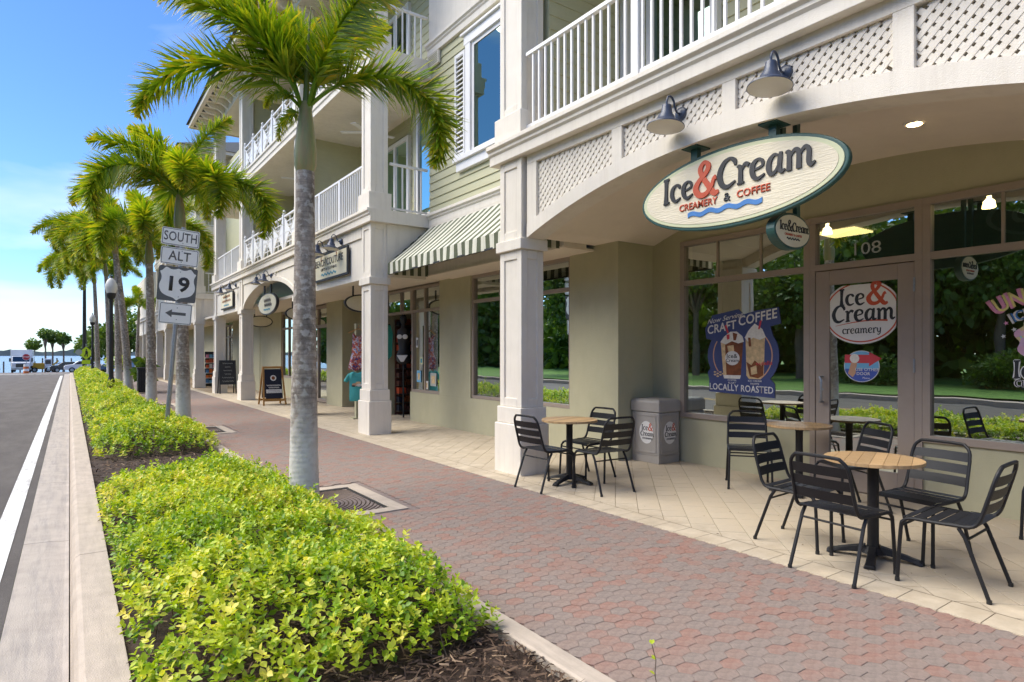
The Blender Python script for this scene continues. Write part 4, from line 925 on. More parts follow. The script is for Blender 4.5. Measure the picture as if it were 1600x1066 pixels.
def shop_board(y0, y1, z0, z1, lines, label, scrawl=()):
    t = thing('shop_board', label, 'sign', (4.55, (y0 + y1) / 2, z0)); x = 4.553
    one('frame', 'ink_black', t, x - .045, x, y0, y1, z0, z1, bevel=.006); one('face', 'sign_board', t, x - .050, x - .0455, y0 + .045, y1 - .045, z0 + .045, z1 - .045)
    c, h = (y0 + y1) / 2, z1 - z0
    for k, (hw, dz) in enumerate(scrawl): wave(t, 'rust', (x - .0505, c, z0 + h * dz), FX, UZ, (y1 - y0) * hw, .03, .05, 9, .004, name='faded_letters')
    for s, dz, sz, m, sq in lines: text(t, s, m, (x - .0505, c, z0 + h * dz), FX, UZ, sz, bold=.004, depth=.004, squeeze=sq)
    wave(t, 'ink_teal', (x - .0505, c, z0 + h * .22), FX, UZ, (y1 - y0) * .42, .02, .035, 5, .004)
    for yy in (y0 + (y1 - y0) * .28, y0 + (y1 - y0) * .72): one('rust_streak', 'rust', t, x - .0512, x - .0502, yy - .03, yy + .03, z1 - .15, z1 - .05)
shop_board(11.97, 14.15, 3.09, 3.67, [('BEACH COUTURE', .66, .215, 'ink_black', .98), ('GIFTS & CLOTHING', .41, .085, 'ink_black', 1.3)], 'rectangular cream BEACH COUTURE board on the tower, partly behind the palm')
shop_board(22.65, 24.65, 3.09, 3.66, [], 'small rectangular shop board on the flat bay left of the arch', ((.6, .74), (.7, .48)))
def roundel():
    cx, cy, cz = 4.70, 18.83, 2.95
    t = thing('round_sign', 'round cream shop sign hanging in the farther arch', 'sign', (cx, cy, cz))
    MB().prism(ellipse(1.02, .32, 40), (cx, cy, cz), FX, UZ, (-1, 0, 0), -.05, .02).build('board', 'ink_black', t); MB().prism(ellipse(.97, .285, 40), (cx, cy, cz), FX, UZ, (-1, 0, 0), .02, .027).build('face', 'sign_board', t)
    wave(t, 'wood_dark', (cx - .028, cy - .05, cz + .10), FX, UZ, .75, .035, .05, 6, name='faded_letters'); wave(t, 'wood_dark', (cx - .028, cy - .12, cz - .03), FX, UZ, .80, .035, .05, 7, name='faded_letters'); wave(t, 'ink_teal', (cx - .028, cy, cz - .16), FX, UZ, .7, .008, .04, 3)
    for d in (-.35, .35): one('hanger', 'ink_black', t, cx - .02, cx + .02, cy + d - .035, cy + d + .035, cz + .29, 3.50)
roundel()
def hanging_oval(x, y, label):
    z = 2.62; t = thing('hanging_oval_sign', label, 'sign', (x, y, z))
    MB().prism(ellipse(.40, .20, 32), (x, y, z), (1, 0, 0), UZ, (0, -1, 0), -.03, .03).build('board', 'ink_black', t); MB().prism(ellipse(.365, .17, 32), (x, y, z), (1, 0, 0), UZ, (0, -1, 0), .03, .035).build('face', 'sign_board', t)
    for d in (-.2, .2): one('hanger', 'ink_black', t, x + d - .015, x + d + .015, y - .015, y + .015, z + .16, 3.03)
hanging_oval(5.3, 13.2, 'dark-rimmed oval sign under the arcade ceiling behind the nearer tower column'); hanging_oval(5.25, 17.6, 'dark-rimmed oval sign under the arcade ceiling behind the near palm trunk'); hanging_oval(5.4, 22.6, 'pale oval sign under the arcade ceiling past the round shop sign')
# striped awning
def awning():
    t = thing('striped_awning', 'green and cream striped awning over the recessed shop window', 'awning', (5.66, 8.75, 3.93))
    y0, y1 = 6.78, 10.74; xa, za, xb, zb, zv = 5.665, 3.93, 4.83, 3.185, 2.975
    def cloth(name, vs, fs, uvs):
        me = bpy.data.meshes.new(name); me.from_pydata([tuple(Vector(v) - org(t)) for v in vs], [], fs); uv = me.uv_layers.new()
        for l in me.loops: uv.data[l.index].uv = uvs[l.vertex_index]
        o = link(name, me, 'awning', t); m = o.modifiers.new('s', 'SOLIDIFY'); m.thickness = .004
    n = 36; vs, uvs, fs = [], [], []
    for i in range(n + 1):
        y = y0 + (y1 - y0) * i / n
        for k in range(7):
            u = k / 6; sag = -.018 * math.sin(math.pi * u) * (1 + .3 * math.sin(i * 1.1)); vs.append((xa + (xb - xa) * u, y, za + (zb - za) * u + sag)); uvs.append((y / .222, u))
    fs = [(i * 7 + k, (i + 1) * 7 + k, (i + 1) * 7 + k + 1, i * 7 + k + 1) for i in range(n) for k in range(6)]
    cloth('canopy', vs, fs, uvs)
    vs = []; uvs = []
    for i in range(n + 1):
        y = y0 + (y1 - y0) * i / n
        for k in range(3): vs.append((xb - .004 - .006 * k * math.sin(i * .9), y, zb - (zb - zv) * k / 2)); uvs.append((y / .222, k))
    cloth('valance', vs, [(i * 3 + k, (i + 1) * 3 + k, (i + 1) * 3 + k + 1, i * 3 + k + 1) for i in range(n) for k in range(2)], uvs)
    for y in (y0, y1): cloth('side_cloth', [(xa, y, za), (xb, y, zb), (xb, y, zv), (xa, y, zv + .02)], [(0, 1, 2, 3)], [(xa / .16, 0), (xb / .16, 0), (xb / .16, 1), (xa / .16, 1)])
    f = MB().bar((xb + .015, y0, zv + .01), (xb + .015, y1, zv + .01), .025)
    for y in (y0 + .01, (y0 + y1) / 2, y1 - .01): f.bar((xb + .02, y, zb - .01), (xa, y, za - .03), .025)
    f.build('frame', 'iron', t)
awning()

# ================================================================ WINDOW GRAPHICS (flat print on the glass of the ice cream shop)
GX = XS + .018                            # outer face of print on panes set at XS+.02 (windows) ; the door pane is at XS
def poster():
    t = thing('coffee_poster', 'blue CRAFT COFFEE poster with two drinks on the shop window', 'poster', (GX, 4.765, 1.46)); x = GX - .004; cy = 4.765; t.location.z = 1.50; t.scale = (1, 1.17, 1.02)
    o = lambda dy, dz: (x, cy - dy, 1.46 + dz)                  # dy to the reader's right, dz up
    out = [(-.42, .34), (-.44, .20), (-.38, .13), (-.36, .05)]
    circ = [(.40 * math.cos(th), .37 * math.sin(th) - .02) for th in np.linspace(R(170), R(215), 5)]
    poly = [(-.44, .20), (-.455, .34), (-.40, .41), (-.36, .50), (-.02, .56), (.04, .49), (.20, .53), (.455, .555), (.48, .36), (.36, .33)]
    poly += [(.06 + .40 * math.cos(th), -.02 + .42 * math.sin(th)) for th in np.linspace(R(35), R(-42), 10)]
    poly += [(.41, -.36), (.41, -.53), (-.40, -.49), (-.40, -.33), (-.42, -.24)] + [(-.02 + .40 * math.cos(th), -.02 + .40 * math.sin(th)) for th in np.linspace(R(205), R(150), 6)]
    MB().prism([(a, b) for a, b in poly], o(0, 0), FX, UZ, (-1, 0, 0), 0, .003).build('sheet', 'poster_blue', t)
    d1, d2 = .0035, .0045
    for s0, s1 in ((-50, 42), (150, 215)):
        A = np.linspace(R(s0), R(s1), 22); ring = MB()
        for p, q_ in zip(A[:-1], A[1:]):
            r0, r1 = .355, .368; ring.prism([(r0 * math.cos(p) + .02, r0 * math.sin(p) - .02), (r1 * math.cos(p) + .02, r1 * math.sin(p) - .02), (r1 * math.cos(q_) + .02, r1 * math.sin(q_) - .02), (r0 * math.cos(q_) + .02, r0 * math.sin(q_) - .02)], o(0, 0), FX, UZ, (-1, 0, 0), .003, .004)
        ring.build('ring_arc', 'skin_tone', t)
    def shape(name, m, poly, lay): MB().prism(poly, o(0, 0), FX, UZ, (-1, 0, 0), .003, .003 + .0006 * lay).build(name, m, t)
    shape('cup', 'coffee_brown', [(-.24, .16), (.04, .16), (.01, -.29), (-.06, -.31), (-.16, -.31), (-.21, -.29)], 1); shape('cup_side', 'coffee_cream', [(-.245, .16), (-.19, .15), (-.17, -.28), (-.208, -.29)], 2)
    shape('foam', 'whip', [(-.25, .15), (-.2, .22), (-.12, .28), (-.04, .28), (.03, .22), (.05, .15), (-.02, .13), (-.1, .16), (-.18, .12)], 3); shape('ice', 'coffee_cream', [(-.16, .1), (-.08, .11), (-.07, .02), (-.14, .0)], 2); shape('cup_foot', 'whip', [(-.212, -.27), (.012, -.27), (.0, -.315), (-.2, -.315)], 3)
    shape('cup_badge', 'decal_white', [(-.095 + .092 * math.cos(th), -.055 + .09 * math.sin(th)) for th in np.linspace(0, 2 * math.pi, 24, False)], 4)
    text(t, 'Ice&', 'ink_black', (x - .0058, cy + .10, 1.46 - .03), FX, UZ, .075, bold=.01, depth=.0006); text(t, 'Cream', 'ink_black', (x - .0058, cy + .095, 1.46 - .085), FX, UZ, .06, bold=.01, depth=.0006)
    shape('glass', 'coffee_cream', [(.07, .22), (.30, .22), (.285, -.27), (.25, -.31), (.11, -.31), (.08, -.27)], 1); shape('cream_top', 'whip', [(.06, .2), (.1, .28), (.14, .33), (.18, .37), (.22, .34), (.27, .3), (.31, .2), (.24, .17), (.16, .2), (.1, .15)], 3)
    shape('chocolate', 'coffee_brown', [(.08, -.1), (.14, -.14), (.18, -.08), (.26, -.15), (.285, -.08), (.28, -.26), (.22, -.3), (.12, -.28)], 2); shape('biscuit', 'coffee_cream', [(.13, -.17), (.2, -.14), (.21, -.24), (.14, -.26)], 3); shape('chocolate', 'coffee_brown', [(.10, .2), (.13, .2), (.14, .09), (.11, .09)], 4); shape('chocolate', 'coffee_brown', [(-.09, .27), (-.03, .25), (-.05, .17), (-.08, .17)], 4)
    shape('straw', 'arrow_red', [(-.19, .36), (-.17, .37), (-.14, .27), (-.16, .26)], 5); shape('straw', 'arrow_red', [(.24, .40), (.265, .41), (.24, .30), (.22, .30)], 5); shape('syrup', 'arrow_red', [(-.17, .24), (-.13, .25), (-.13, .19), (-.16, .18)], 5)
    for k in range(7): a, b = -.32 + (k % 4) * .035, -.235 - (k // 4) * .035 - (k % 2) * .02; shape('coffee_bean', 'coffee_cream', [(a + .018 * math.cos(th), b + .011 * math.sin(th)) for th in np.linspace(0, 6.28, 8, False)], 1)
    up = Vector((0, -.10, .995)); r_ = Vector((0, -.985, .17))
    text(t, 'Now Serving', 'decal_white', (x - .0035, cy + .20, 1.46 + .452), r_, UZ, .088, bold=.002, depth=.001, shear=.35); text(t, 'CRAFT', 'decal_white', (x - .0035, cy + .235, 1.46 + .335), r_, UZ, .155, bold=.018, depth=.001, squeeze=.78)
    text(t, 'COFFEE', 'decal_white', (x - .0035, cy - .21, 1.46 + .44), r_, UZ, .165, bold=.018, depth=.001, squeeze=.78); text(t, 'LOCALLY ROASTED', 'decal_white', (x - .0035, cy, 1.46 - .435), (0, -1, -.02), UZ, .115, bold=.016, depth=.001, squeeze=.74)
    text(t, 'nutella', 'arrow_red', (x - .0062, cy - .29, 1.46 - .115), (0, -1, .06), UZ, .068, bold=.014, depth=.0006); 
    for s, dy, dz in (('COFFEE', -.1, -.335), ('FLOAT', -.1, -.37), ('ICE CREAM', .18, -.335), ('FRAPPE', .18, -.37)): text(t, s, 'decal_white', (x - .0035, cy - dy, 1.46 + dz), FX, UZ, .032, bold=.005, depth=.001)
poster()
def door_decal():
    x = XS - .003; cy, cz = 3.27, 1.97; t = thing('round_door_decal', 'white Ice & Cream creamery decal with red rim on the glass door', 'decal', (x, cy, cz))
    ht, lim = .325, .352
    def clip(a, b): return [(max(-lim, min(lim, p)), min(.30, q_)) for p, q_ in ellipse(a, b, 64)]
    for k, (a, b, m) in enumerate(((.405, .345, 'decal_white'), (.388, .327, 'ink_red'), (.372, .312, 'decal_white'))):
        MB().prism(clip(a, b), (x, cy, cz - .02), FX, UZ, (-1, 0, 0), .0012 * k, .0012 * (k + 1)).build('disc' if k != 1 else 'rim', m, t)
    p = lambda dx, dz: (x - .0037, cy - dx, cz + dz)
    w = brush(t, 'Ice', 'ink_black', p(-.235, .06), FX, UZ, .180, depth=.001, weight=1.05, track=.0); brush(t, '&', 'ink_red', p(-.235 + w + .01, .065), FX, UZ, .235, depth=.0012, weight=1.15, name='ampersand')
    brush(t, 'Cream', 'ink_black', p(-.315, -.125), FX, UZ, .185, depth=.001, weight=1.05, track=-.02, rise=.03); brush(t, 'creamery', 'ink_black', p(-.20, -.252), FX, UZ, .082, depth=.001, weight=.9, track=-.02, rise=.02)
    mb = MB(); K = 20
    for i in range(K):
        f = lambda s: (-.27 + .54 * s, -.165 + .045 * math.sin(math.pi * s * .7) * 1.0); a, b = f(i / K), f((i + 1) / K); h0, h1 = .004 + .016 * i / K, .004 + .016 * (i + 1) / K
        mb.prism([a, b, (b[0], b[1] + h1), (a[0], a[1] + h0)], (x - .0036, cy, cz), FX, UZ, (-1, 0, 0), 0, .001)
    mb.build('swoosh', 'ink_red', t)
    cz2, cy2 = 1.365, 3.265; t = thing('arrow_decal', 'round blue USE OTHER DOOR decal with red arrow on the glass door', 'decal', (x, cy2, cz2))
    MB().prism(ellipse(.185, .17, 40), (x, cy2, cz2), FX, UZ, (-1, 0, 0), 0, .001).build('disc', 'decal_white', t); MB().prism(ellipse(.178, .163, 40), (x, cy2, cz2), FX, UZ, (-1, 0, 0), .001, .002).build('sky', 'sky_decal', t)
    MB().prism([(.178 * math.cos(a), .163 * math.sin(a)) for a in np.linspace(R(190), R(350), 20)], (x, cy2, cz2), FX, UZ, (-1, 0, 0), .002, .0026).build('lower_field', 'deep_blue_decal', t)
    MB().prism([(-.175, .035), (.08, .035), (.08, .0), (.205, .085), (.08, .155), (.08, .125), (-.175, .125)], (x, cy2, cz2), FX, UZ, (-1, 0, 0), .0026, .0034).build('arrow', 'arrow_red', t)
    MB().prism([(-.10, .06), (-.04, .06), (-.06, -.08), (-.09, -.12), (-.14, -.08)], (x, cy2, cz2), FX, UZ, (-1, 0, 0), .0034, .0042).build('cone', 'skin_tone', t); MB().prism([(-.07 + .05 * math.cos(a), .085 + .05 * math.sin(a)) for a in np.linspace(0, 6.28, 16, False)], (x, cy2, cz2), FX, UZ, (-1, 0, 0), .0042, .005).build('scoop', 'whip', t)
    text(t, 'USE OTHER', 'decal_white', (x - .0036, cy2 - .06, cz2 - .035), FX, UZ, .046, bold=.012, depth=.001); text(t, 'DOOR', 'decal_white', (x - .0036, cy2 - .02, cz2 - .08), FX, UZ, .046, bold=.012, depth=.001); text(t, 'Please', 'decal_white', (x - .0036, cy2 - .05, cz2 - .125), FX, UZ, .03, depth=.001)
door_decal()
def unicorn():
    x = GX - .003; cy, cz = 1.70, 1.66; t = thing('ice_cream_decal', 'colourful UNICORN ICE CREAM decal on the right window', 'decal', (x, cy, cz)); p = lambda dx, dz: (x, cy - dx, cz + dz)
    bl = [((.225 + .022 * math.sin(9 * a)) * math.cos(a), (.225 + .022 * math.sin(7 * a)) * math.sin(a)) for a in np.linspace(0, 2 * math.pi, 60, False)]
    MB().prism(bl, p(.0, -.02), FX, UZ, (-1, 0, 0), 0, .002).build('scoop', 'candy_scoop', t)
    for m, bo, lay in (('decal_pink', .05, 0), ('decal_yellow', .012, 1)): text(t, 'UNICORN', m, (x - .0012 * lay, cy, cz + .37), FX, UZ, .20, bold=bo, depth=.0012, squeeze=.85, arc=.75)
    for m, bo, lay in (('decal_white', .045, 0), ('ink_blue', .01, 1)): text(t, 'ICE CREAM', m, (x - .0012 * lay - .0006, cy, cz + .215), FX, UZ, .125, bold=bo, depth=.0012, squeeze=.82, arc=.6)
    for dx, dz, m in ((-.30, .12, 'decal_pink'), (-.24, .06, 'decal_white'), (-.32, -.0, 'decal_white'), (-.06, .47, 'decal_white'), (-.30, .36, 'decal_pink')):
        MB().prism([((.022 if k % 2 else .009) * math.cos(k * math.pi / 5), (.022 if k % 2 else .009) * math.sin(k * math.pi / 5)) for k in range(10)], p(dx, dz), FX, UZ, (-1, 0, 0), 0, .0015).build('star', m, t)
    MB().prism([(-.27, -.43), (.27, -.43), (.27, -.27), (-.27, -.27)], p(0, .0), FX, UZ, (-1, 0, 0), -.0006, .0) if False else None
    w = brush(t, 'Ice', 'decal_white', p(-.25, -.38), FX, UZ, .16, depth=.0008, weight=1.7, track=0.); brush(t, 'Ice', 'ink_black', (x - .0012, cy + .25, cz - .38), FX, UZ, .16, depth=.0008, weight=1., track=0.)
    brush(t, '&', 'ink_red', (x - .0012, cy + .25 - w - .005, cz - .375), FX, UZ, .19, depth=.0008, weight=1.1); brush(t, 'Cream', 'ink_black', (x - .0012, cy - .03, cz - .38), FX, UZ, .16, depth=.0008, weight=1., track=-.03); brush(t, 'creamery', 'decal_white', p(-.24, -.455), FX, UZ, .085, depth=.0008, weight=1.6, track=0); brush(t, 'creamery', 'ink_black', (x - .0012, cy + .24, cz - .455), FX, UZ, .085, depth=.0008, weight=.8, track=0)
unicorn()
t108 = thing('door_number', 'pale 108 numerals on the transom above the shop door', 'number', (GX, 3.3, 2.66)); text(t108, '108', 'decal_grey', (GX - .003, 3.23, 2.63), FX, UZ, .19, bold=-.004, depth=.002, squeeze=1.15, name='numeral')
topen = thing('open_sign', 'unlit grey OPEN sign with oval ring in the right transom', 'sign', (XS + .06, 1.75, 2.75)); text(topen, 'OPEN', 'decal_grey', (XS + .05, 1.66, 2.765), FX, UZ, .24, bold=.02, depth=.02, shear=.2)
mb = MB(); E_ = ellipse(.50, .20, 60)
for (a, b), (c, d) in zip(E_, E_[1:] + E_[:1]): mb.prism([(a * .93, b * .88), (a, b), (c, d), (c * .93, d * .88)], (XS + .05, 1.66, 2.755), FX, UZ, (-1, 0, 0), 0, .02)
mb.build('ring', 'decal_grey', topen)

# ================================================================ TABLES, CHAIRS, BIN
def table(x, y, label):
    t = thing('cafe_table', label, 'table', (x, y, 0), rz=random.uniform(0, 3), group='round cafe tables outside the ice cream shop')
    Rr = .325; n = 8; w = 2 * Rr / n
    for k in range(n):                          # slatted wooden top, each board cut to the circle
        a, b = -Rr + k * w + .0008, -Rr + (k + 1) * w - .0008; m = 8; es = [a + (b - a) * i / m for i in range(m + 1)]
        poly = [(e, -math.sqrt(max(0, Rr * Rr - e * e))) for e in es] + [(e, math.sqrt(max(0, Rr * Rr - e * e))) for e in es[::-1]]
        MB().prism(poly, (0, 0, 0), (1, 0, 0), (0, 1, 0), (0, 0, 1), .712, .737, tint=random.uniform(.15, .95)).build('top_board', 'wood_top', t, local=True, bevel=.002)
    MB().lathe((0, 0, 0), [(.11, .700), (.14, .705), (.14, .7115)], 24).build('top_plate', 'black_metal', t, local=True)
    MB().lathe((0, 0, 0), [(.045, .06), (.040, .10), (.038, .15), (.038, .66), (.05, .70)], 20).build('pedestal', 'black_metal', t, smooth=True, local=True)
    f = MB().lathe((0, 0, 0), [(.085, .045), (.07, .065), (.045, .09)], 20).build('base', 'black_metal', t, smooth=True, local=True)
    for k in range(4):
        th = k * math.pi / 2; d = Vector((math.cos(th), math.sin(th), 0)); s = Vector((-d.y, d.x, 0)); mb = MB(); sec = [(.05, .034, .045, .10), (.16, .032, .034, .072), (.25, .034, .018, .045), (.285, .040, .004, .036), (.305, .036, .004, .026)]; b = 0
        vs = []
        for r_, hw, z0, z1 in sec: vs += [d * r_ + s * hw + Vector((0, 0, z0)), d * r_ - s * hw + Vector((0, 0, z0)), d * r_ - s * hw * .7 + Vector((0, 0, z1)), d * r_ + s * hw * .7 + Vector((0, 0, z1))]
        fs = [(4 * i + j, 4 * i + (j + 1) % 4, 4 * i + 4 + (j + 1) % 4, 4 * i + 4 + j) for i in range(len(sec) - 1) for j in range(4)] + [(0, 1, 2, 3), tuple(range(4 * len(sec) - 4, 4 * len(sec)))]
        mb.add(vs, fs).build('foot', 'black_metal', f, smooth=False, local=True, bevel=.004)
    return t
table(4.76, 5.52, 'small round wooden table beside the main column'); table(4.80, 2.17, 'nearest round wooden table, in front of the shop door'); table(6.42, 3.66, 'round wooden table against the wall below the coffee poster')
def make_chair():
    t = thing('metal_chair', 'x', 'chair', (0, 0, 0), group='black slatted metal chairs outside the ice cream shop')
    W = .215; r = .0125; zs = .445
    # back hoop: from seat sides up round the top
    hp = [(-W, -.05, zs - .012), (-W, -.16, zs - .008), (-W, -.205, zs + .03), (-W + .004, -.235, zs + .12), (-W + .012, -.285, zs + .30), (-W + .05, -.302, zs + .362), (-W + .10, -.306, zs + .375), (W - .10, -.306, zs + .375), (W - .05, -.302, zs + .362), (W - .012, -.285, zs + .30), (W - .004, -.235, zs + .12), (W, -.205, zs + .03), (W, -.16, zs - .008), (W, -.05, zs - .012)]
    MB().tube([tuple(q) for q in crom(hp, 4)], r, 8).build('back_hoop', 'black_metal', t, smooth=True, local=True)
    def backpt(z): # y of hoop at height
        return -.205 - (z - zs - .03) * .30
    for k in range(3):
        z = zs + .105 + k * .088; mb = MB(); n = 6; vs = []
        for i in range(n + 1):
            xx = -W + .006 + (2 * W - .012) * i / n; cv = -.018 * (1 - (2 * i / n - 1) ** 2)
            for (dz, dy) in ((-.033, 0), (.033, -.018)):
                yy = backpt(z + dz) + cv; vs += [(xx, yy - .002, z + dz), (xx, yy + .002, z + dz)]
        fs = []
        for i in range(n):
            a = i * 4; b = a + 4; fs += [(a, b, b + 2, a + 2), (a + 1, a + 3, b + 3, b + 1), (a, a + 1, b + 1, b), (a + 2, b + 2, b + 3, a + 3)]
        fs += [(0, 2, 3, 1), (n * 4, n * 4 + 1, n * 4 + 3, n * 4 + 2)]
        mb.add(vs, fs).build('back_slat', 'black_metal', t, local=True, smooth=True)
    sy = [-.165, -.095, -.025, .045, .115, .183]
    for k, y in enumerate(sy):
        dz = -.010 * math.sin(k / 5 * math.pi) - (.012 if k == 5 else 0); tl = -.25 if k == 5 else 0
        MB().obox((0, y, zs + dz), Vector((1, 0, 0)), Vector((0, 1, tl)).normalized(), Vector((0, -tl, 1)).normalized(), W - .008, .031, .0022).build('seat_slat', 'black_metal', t, local=True, bevel=.0015)
    for s in (-1, 1):                            # side frame with front leg in one bend; rear leg splayed
        fl = [(s * W, -.16, zs - .012), (s * W, .05, zs - .018), (s * W, .16, zs - .02), (s * W, .205, zs - .045), (s * (W + .003), .22, zs - .10), (s * (W + .012), .238, .012)]
        MB().tube([tuple(q) for q in crom(fl, 4)], r, 8).build('front_leg', 'black_metal', t, smooth=True, local=True)
        MB().tube([(s * W, -.10, zs - .025), (s * (W + .002), -.135, zs - .08), (s * (W + .012), -.26, .012)], r, 8).build('rear_leg', 'black_metal', t, smooth=True, local=True)
        for yy, sx in ((.238, W + .012), (-.26, W + .012)): MB().lathe((s * sx, yy, 0), [(.0145, 0), (.0150, .004), (.0145, .024)], 10).build('foot_cap', 'iron', t, local=True)
    MB().tube([(-W, .215, zs - .075), (W, .215, zs - .075)], .008, 8).build('stretcher', 'black_metal', t, local=True); MB().tube([(-W - .002, -.14, zs - .095), (W + .002, -.14, zs - .095)], .008, 8).build('stretcher', 'black_metal', t, local=True)
    return t
chair0 = make_chair(); KM = kid_map()
CH = [((4.36, 2.17), -4, 'nearest black chair, its back to the brick walk at the front table'), ((4.70, 1.64), 93, 'black chair at the right end of the front table, seen in profile'),
      ((5.19, 2.02), 172, 'black chair on the shop side of the front table, facing the street'), ((4.77, 2.71), -86, 'black chair on the left side of the front table, behind the nearest chair'),
      ((6.28, 4.18), 218, 'black chair at the wall table, standing under the coffee poster'), ((6.16, 3.0), 150, 'black chair in front of the glass door'),
      ((6.50, 1.47), 180, 'black chair cut off by the right edge of the picture'),
      ((4.36, 5.46), 2, 'black chair left of the column table, its back to the brick walk'), ((4.79, 5.0), 86, 'black chair right of the column table, turned away from the camera'), ((5.14, 5.64), 182, 'black chair behind the column table against the sage pier')]
for i, ((x, y), a, lab) in enumerate(CH):
    o = chair0 if i == 0 else copy_tree(chair0, KM); o.location = (x, y, 0); o.rotation_euler = (0, 0, R(a - 90)); o['label'] = lab
def litter_bin():
    x0, x1, y0, y1 = 6.485, 6.93, 5.675, 6.19; t = thing('waste_bin', 'grey square waste bin with two white Ice & Cream stickers by the wall', 'bin', ((x0 + x1) / 2, (y0 + y1) / 2, 0))
    cx, cy = (x0 + x1) / 2, (y0 + y1) / 2
    def ring(i, z): return [(x0 + i, y0 + i, z), (x1 - i, y0 + i, z), (x1 - i, y1 - i, z), (x0 + i, y1 - i, z)]
    def stack(rows, name, bev):
        vs = [p for i, z in rows for p in ring(i, z)]; n = len(rows); fs = [(4 * k + j, 4 * k + (j + 1) % 4, 4 * k + 4 + (j + 1) % 4, 4 * k + 4 + j) for k in range(n - 1) for j in range(4)] + [(3, 2, 1, 0), tuple(range(4 * n - 4, 4 * n))]
        return MB().add(vs, fs).build(name, 'bin_grey', t, bevel=bev)
    stack([(.012, 0), (.012, .10), (.004, .11), (.004, .115)], 'base', .006); stack([(.012, .112), (.012, .695)], 'body', .012); stack([(-.002, .70), (-.002, .83), (.008, .855), (.04, .872), (.10, .878)], 'lid', .012)
    for fr in ((x0 + .004, x0 + .013, y0 + .06, y1 - .06), ): 
        a, b, c, d = fr; MB().box(a, b, c, c + .02, .14, .66).box(a, b, d - .02, d, .14, .66).box(a, b, c + .02, d - .02, .14, .16).box(a, b, c + .02, d - .02, .64, .66).build('panel_rim', 'bin_grey', t, bevel=.003)
    a, b, c, d = x0 + .06, x1 - .06, y0 + .004, y0 + .013; MB().box(a, a + .02, c, d, .14, .66).box(b - .02, b, c, d, .14, .66).box(a + .02, b - .02, c, d, .14, .16).box(a + .02, b - .02, c, d, .64, .66).build('panel_rim', 'bin_grey', t, bevel=.003)
    for o, ax, nrm in (((x0 + .0115, cy - .02, .415), Vector((0, -1, 0)), Vector((-1, 0, 0))), ((cx + .01, y0 + .0115, .415), Vector((1, 0, 0)), Vector((0, -1, 0)))):
        o = Vector(o); s = MB().prism(ellipse(.125, .155, 36), o, ax, UZ, nrm, 0, .002).build('sticker', 'decal_white', t)
        q_ = lambda dx, dz: o + ax * dx + Vector((0, 0, dz)) + nrm * .0022
        w = brush(s, 'Ice', 'ink_black', q_(-.085, .03), ax, UZ, .075, depth=.0008, track=0.); brush(s, '&', 'ink_red', q_(-.085 + w, .03), ax, UZ, .095, depth=.0008); brush(s, 'Cream', 'ink_black', q_(-.108, -.05), ax, UZ, .068, depth=.0008, track=-.02); brush(s, 'creamery', 'ink_black', q_(-.07, -.095), ax, UZ, .035, depth=.0008, track=0)
litter_bin()

